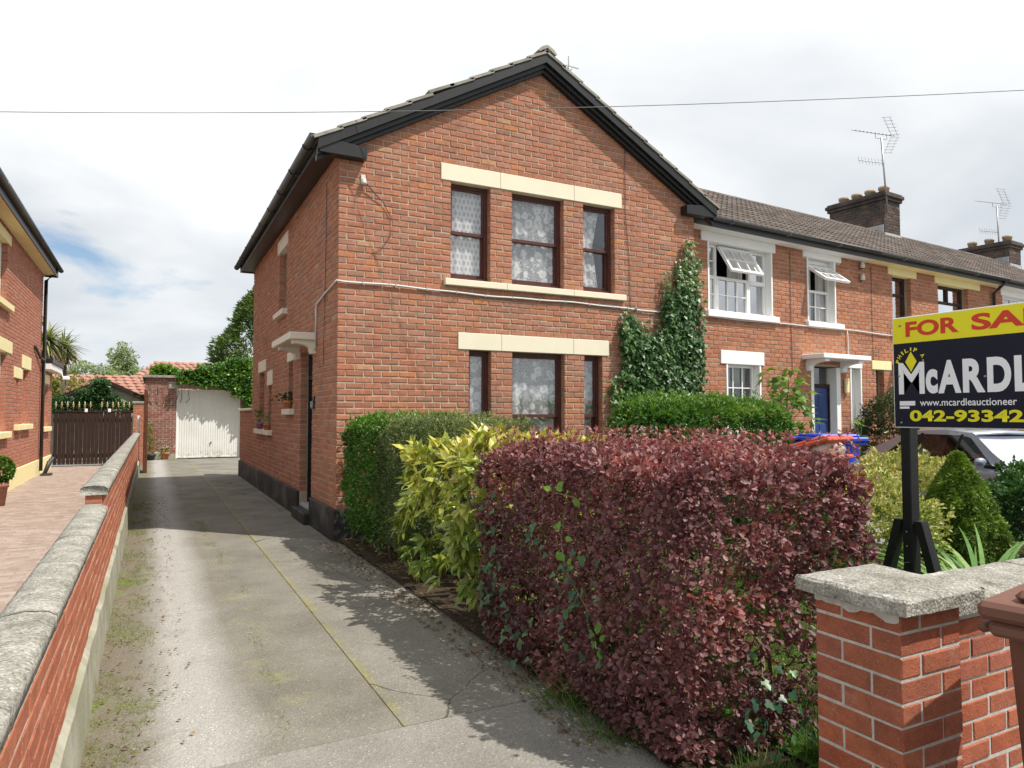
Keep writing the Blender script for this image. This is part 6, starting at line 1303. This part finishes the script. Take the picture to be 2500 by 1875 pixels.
def wheelie(name, label, loc, rz, m, h=1.0, w=.56, d=.58, lid_open=0.0, group=None):
    b = thing(name, label, 'bin', loc, rz, group); q = MB(); n = 3
    zs = [0.05, .4, h - .12, h - .06]; V = []; F = []
    for z in zs:
        t = z / h; wx, dy = w * (.40 + .08 * t), d * (.36 + .11 * t)
        for i in range(16): a = 2 * PI * (i + .5) / 16; c, s = math.cos(a), math.sin(a); k = 1 / max(abs(c), abs(s)); k = min(k, 1.22); V.append((c * k * wx, s * k * dy, z))
    for j in range(len(zs) - 1):
        for i in range(16): F.append((j * 16 + i, j * 16 + (i + 1) % 16, (j + 1) * 16 + (i + 1) % 16, (j + 1) * 16 + i))
    F.append(tuple(range(16))[::-1]); q.add(V, F); q.build('body', m, b, True)
    part('rim', m, b, (-w * .5, w * .5, -d * .49, d * .49, h - .10, h - .055), b=.012); part('rib', m, b, (-w * .49 - .004, -w * .45, -d * .3, -d * .26, h - .22, h - .10), (-w * .49 - .004, -w * .45, d * .1, d * .14, h - .22, h - .10))
    q = MB(); q.box(-w * .53, w * .53, -d * .53, d * .53, h - .052, h, b=.014); q.box(-w * .42, w * .42, -d * .42, d * .40, h - .004, h + .035, b=.03); M = Matrix.Identity(4)
    if lid_open: M = Matrix.Translation((0, d * .5, h - .05)) @ Matrix.Rotation(lid_open, 4, 'X') @ Matrix.Translation((0, -d * .5, -(h - .05)))
    q.xf(M).build('lid', m, b); q = MB(); q.tube([(-w * .35, d * .56, h - .1), (w * .35, d * .56, h - .1)], .016, 8); q.build('handle', m, b, True)
    for sx in (-1, 1): q = MB(); q.tube([(sx * w * .44, d * .36, .10), (sx * w * .52, d * .36, .10)], .10, 14); q.build('wheel', 'tyre', b, True)
    return b
wheelie('wheelie_bin', 'brown wheelie bin cut off by the right edge beside the gate pillar', (.495, -7.59, 0), R(10), 'brown_plastic', 1.0)
wheelie('wheelie_bin', 'blue wheelie bin between the maple sapling and the parked car', (5.30, -2.75, 0), R(-18), 'blue_plastic', 1.27, .60, .62)
rb = wheelie('wheelie_bin', 'orange-red wheelie bin with its lid propped on a bulging refuse bag', (4.80, -3.02, 0), R(12), 'red_plastic', 1.14, .56, .56, R(-16))
bg_ = thing('refuse_bag', 'bulging translucent refuse bag squeezed under the orange-red bin lid', 'bag', (4.80, -3.10, 1.08)); V = []; m_ = MB().sphere((0, 0, .06), .2, 18, 12, (1.15, 1.0, .75))
m_.v = [(x + .05 * noise.noise(Vector((x * 12, y * 12, z * 12))), y + .05 * noise.noise(Vector((x * 12, y * 12 + 5, z * 12))), z + .04 * noise.noise(Vector((x * 14, y * 9, z * 12 + 3)))) for x, y, z in m_.v]; m_.build('sack', 'bag', bg_, True)

# for-sale board: faces the drive, runs towards the road
sg = thing('for_sale_sign', 'yellow and navy for sale board on a black timber post', 'sign', (2.765, -5.372, 0), -PI / 2)
BW, BZ0, BZ1 = 1.22, 1.447, 2.226; BH = BZ1 - BZ0; BY = -.065
bd = part('board', 'sign_edge', sg, (0, BW, BY, BY + .012, BZ0, BZ1), b=.002)
part('yellow_band', 'sign_yellow', bd, (.008, BW - .008, BY - .003, BY - .0005, BZ0 + BH * .762, BZ1 - .008)); part('navy_field', 'sign_navy', bd, (.008, BW - .008, BY - .003, BY - .0005, BZ0 + .008, BZ0 + BH * .7615))
def lettering(txt, u0, u1, z0, z1, m, bold=.02, y=BY - .0042):
    c = bpy.data.curves.new('lettering', 'FONT'); c.body = txt; c.size = 1; c.offset = bold; c.resolution_u = 5; o = bpy.data.objects.new('lettering_src', c); COL.objects.link(o)
    dg = bpy.context.evaluated_depsgraph_get(); me = bpy.data.meshes.new_from_object(o.evaluated_get(dg)); bpy.data.objects.remove(o)
    n = len(me.vertices); co = np.zeros(n * 3, np.float32); me.vertices.foreach_get('co', co); co = co.reshape(-1, 3); mn, mx = co.min(0), co.max(0)
    u = u0 + (co[:, 0] - mn[0]) / (mx[0] - mn[0]) * (u1 - u0); z = z0 + (co[:, 1] - mn[1]) / (mx[1] - mn[1]) * (z1 - z0)
    me.vertices.foreach_set('co', np.c_[u, np.full(n, y), z].astype(np.float32).ravel()); me.update(); me.materials.clear(); o = obj('lettering', me, m, bd); return o
zf = lambda f: BZ0 + BH * f
lettering('FOR', .100, .465, zf(.815), zf(.952), 'sign_red', .035); lettering('SALE', .545, 1.10, zf(.815), zf(.952), 'sign_red', .035)
lettering('M', .042, .228, zf(.302), zf(.585), 'sign_white', .018); lettering('c', .236, .318, zf(.302), zf(.515), 'sign_white', .045)
for ch, a, b in (('A', .320, .472), ('R', .482, .620), ('D', .632, .772), ('L', .790, .900), ('E', .915, 1.035)): lettering(ch, a, b, zf(.302), zf(.585), 'sign_white', .045)
lettering('www.mcardleauctioneer', .192, .800, zf(.195), zf(.255), 'sign_white', .008); lettering('042-93342', .118, .835, zf(.058), zf(.158), 'sign_yellow', .035)
q = MB(); q.add([(.135, BY - .0050, zf(.50)), (.176, BY - .0050, zf(.592)), (.135, BY - .0050, zf(.683)), (.094, BY - .0050, zf(.592))], [(0, 1, 2, 3)]); q.build('diamond', 'sign_yellow', bd)
q = MB(); q.add([(.135, BY - .0046, zf(.488)), (.183, BY - .0046, zf(.592)), (.135, BY - .0046, zf(.695)), (.087, BY - .0046, zf(.592))], [(0, 1, 2, 3)]); q.build('diamond_edge', 'sign_navy', bd)
for i, ch in enumerate('PHILIP A.'):
    if ch == ' ': continue
    a = R(168 - i * 19.5); o = lettering(ch, -.012 if ch not in 'I.' else -.005, .012 if ch not in 'I.' else .005, -.014, .014 if ch != '.' else -.006, 'sign_yellow', .03, 0); o.location = (.135 + .098 * math.cos(a), BY - .0042, zf(.575) + .098 * math.sin(a)); o.rotation_euler = (0, -(a - PI / 2), 0)
part('small_label', 'sign_white', bd, (.046, .158, BY - .0045, BY - .003, zf(.200), zf(.240)), (.046, .116, BY - .0045, BY - .003, zf(.172), zf(.192)))
for u, z in ((.06, .925), (.045, .47), (.055, .045), (.62, .43)): q = MB(); q.lathe([(.008, -.004), (.008, .002), (.005, .004)], (0, 0, 0), 10).xf(Matrix.Translation((u, BY - .005, zf(z))) @ Matrix.Rotation(R(90), 4, 'X')); q.build('screw', 'steel', bd, True)
part('post', 'sign_post', sg, (.03, .10, -.05, .045, -.05, 2.18), b=.006); part('post', 'sign_post', sg, (1.10, 1.17, -.05, .045, -.05, 2.18), b=.006)
for x0, x1 in ((.02, -.20), (.11, .33), (1.09, .87), (1.18, 1.40)): q = MB(); s = 1 if x1 > x0 else -1; q.prism([(x0, .80), (x0 + s * .055, .80), (x1 + s * .055, -.02), (x1 - s * .01, -.02)][::(1 if s > 0 else -1)], 'Y', -.045, .03); q.build('brace', 'sign_post', sg)
for z in (.62, .72): q = MB(); q.sphere((.062, -.052, z), .006, 8, 5); q.build('nail', 'steel', sg, True)

# parked saloon
car = thing('parked_car', 'grey-blue saloon car parked in front of the terrace', 'car', (9.31, -.736, 0), R(-107.7)); car.scale = (.92, .92, .92)
CL, CWD = 4.45, 1.72
st = [(.0, .40, .78, .80), (.10, .28, .92, .86), (.30, .22, 1.00, .93), (.9, .20, 1.01, .97), (1.6, .19, .98, 1.0), (2.6, .19, .95, 1.0), (3.3, .20, .93, .98), (3.85, .22, .86, .95), (4.25, .25, .72, .86), (4.45, .38, .60, .74)]
V = []; F = []; k = 10
for x, zb, zt, ws in st:
    hw = CWD / 2 * ws
    for y, z in ((-hw * .80, zb), (-hw * .97, zb + .10), (-hw, zb + (zt - zb) * .45), (-hw * .985, zt - .10), (-hw * .93, zt - .01), (hw * .93, zt - .01), (hw * .985, zt - .10), (hw, zb + (zt - zb) * .45), (hw * .97, zb + .10), (hw * .80, zb)): V.append((x, y, z))
for i in range(len(st) - 1):
    for j in range(k): F.append((i * k + j, i * k + (j + 1) % k, (i + 1) * k + (j + 1) % k, (i + 1) * k + j))
F += [tuple(range(k))[::-1], tuple((len(st) - 1) * k + j for j in range(k))]
body = obj('body', mesh_np('body', V, F, None, True), 'car_paint', car); md = body.modifiers.new('round', 'SUBSURF'); md.levels = 2; md.render_levels = 2
# cabin: roof shell + glass, beltline z .98
prof = [(.42, 1.00), (.78, 1.16), (1.18, 1.34), (1.55, 1.405), (2.05, 1.425), (2.45, 1.39), (2.62, 1.355), (3.42, .95)]
def cw(z): return CWD / 2 * (.95 - .30 * max(0, (z - .95)) / .475)
q = MB(); rp = prof[2:7]                                        # roof panel
V = []; 
for x, z in rp:
    w_ = cw(z); V += [(x, -w_, z - .035), (x, -w_ * .85, z), (x, 0, z + .018), (x, w_ * .85, z), (x, w_, z - .035)]
F = [(i * 5 + j, i * 5 + j + 1, i * 5 + 6 + j, i * 5 + 5 + j) for i in range(len(rp) - 1) for j in range(4)]
rfp = obj('roof_panel', mesh_np('roof_panel', V, F, None, True), 'car_paint', car)
sd = rfp.modifiers.new('thick', 'SOLIDIFY'); sd.thickness = .03
def screen(nm, a, b):
    (xa, za), (xb, zb) = a, b; q = MB(); wa, wb = cw(za) * .93, cw(zb) * .90; q.add([(xa, -wa, za), (xa, wa, za), (xb, wb, zb), (xb, -wb, zb)], [(0, 1, 2, 3)]); q.build(nm, 'glass_mirror' if nm == 'windscreen' else 'glass_dark', car)
screen('windscreen', (3.40, .955), (2.60, 1.345)); screen('rear_window', (.50, 1.02), (1.17, 1.325))
for sy in (-1, 1):
    def yz(z): return sy * (cw(z) + .004)
    def side(nm, pts, m, off=0.0):
        q = MB(); q.add([(x, yz(z) + sy * off, z) for x, z in pts], [tuple(range(len(pts)))]); o = q.build(nm, m, car); s_ = o.modifiers.new('thick', 'SOLIDIFY'); s_.thickness = .006
    side('rear_quarter_window', [(.98, 1.01), (1.60, .99), (1.60, 1.345), (1.32, 1.315)], 'glass_dark'); side('side_window', [(1.66, .99), (2.42, .975), (2.42, 1.355), (1.66, 1.355)], 'glass_dark'); side('front_window', [(2.47, .975), (3.20, .965), (2.66, 1.31), (2.47, 1.345)], 'glass_dark')
    side('rear_pillar', [(.40, .985), (.98, .985), (1.34, 1.33), (1.20, 1.345)], 'car_paint', .004); side('door_pillar', [(1.60, .97), (1.66, .97), (1.66, 1.37), (1.60, 1.37)], 'tyre', .003); side('door_pillar', [(2.42, .96), (2.47, .96), (2.47, 1.37), (2.42, 1.37)], 'tyre', .003)
    side('front_pillar', [(3.20, .95), (3.44, .945), (2.66, 1.385), (2.60, 1.345)], 'car_paint', .004); side('roof_rail', [(1.20, 1.335), (1.62, 1.345), (2.50, 1.345), (2.70, 1.305), (2.62, 1.395), (2.05, 1.42), (1.55, 1.405)], 'car_paint', -.002)
    for x in (.82, 3.58):
        w = MB().lathe([(.20, -.09), (.30, -.09), (.315, -.05), (.315, .05), (.30, .09), (.20, .09)], (0, 0, 0), 22).xf(Matrix.Translation((x, sy * .78, .315)) @ Matrix.Rotation(R(90), 4, 'X')).build('wheel', 'tyre', car, True)
        MB().lathe([(.03, -.06), (.19, -.085), (.20, -.06), (.20, .06), (.19, .085), (.03, .06)], (0, 0, 0), 14).xf(Matrix.Translation((x, sy * .785, .315)) @ Matrix.Rotation(R(90), 4, 'X')).build('rim', 'steel', w, True)
    MB().sphere((3.12, sy * .93, 1.0), .08, 10, 7, (.7, 1.2, .75)).build('wing_mirror', 'car_paint', car, True)
    MB().sphere((.06, sy * .62, .78), .1, 10, 7, (.5, 1.3, .8)).build('rear_light', 'sign_red', car, True); MB().sphere((4.30, sy * .60, .62), .1, 10, 7, (.9, 1.3, .6)).build('headlight', 'glass_mirror', car, True)
for y in (-.38, .38):
    for x in (2.05, 1.15): part('seat', 'tyre', car, (x, x + .12, y - .22, y + .22, .55, 1.10), b=.04); part('headrest', 'tyre', car, (x - .02, x + .07, y - .11, y + .11, 1.11, 1.27), b=.03)
part('dashboard', 'tyre', car, (2.9, 3.35, -.70, .70, .70, .94), b=.03); part('cabin_floor', 'tyre', car, (.6, 3.3, -.74, .74, .40, .52))
# wall line and fence closing the gardens far right
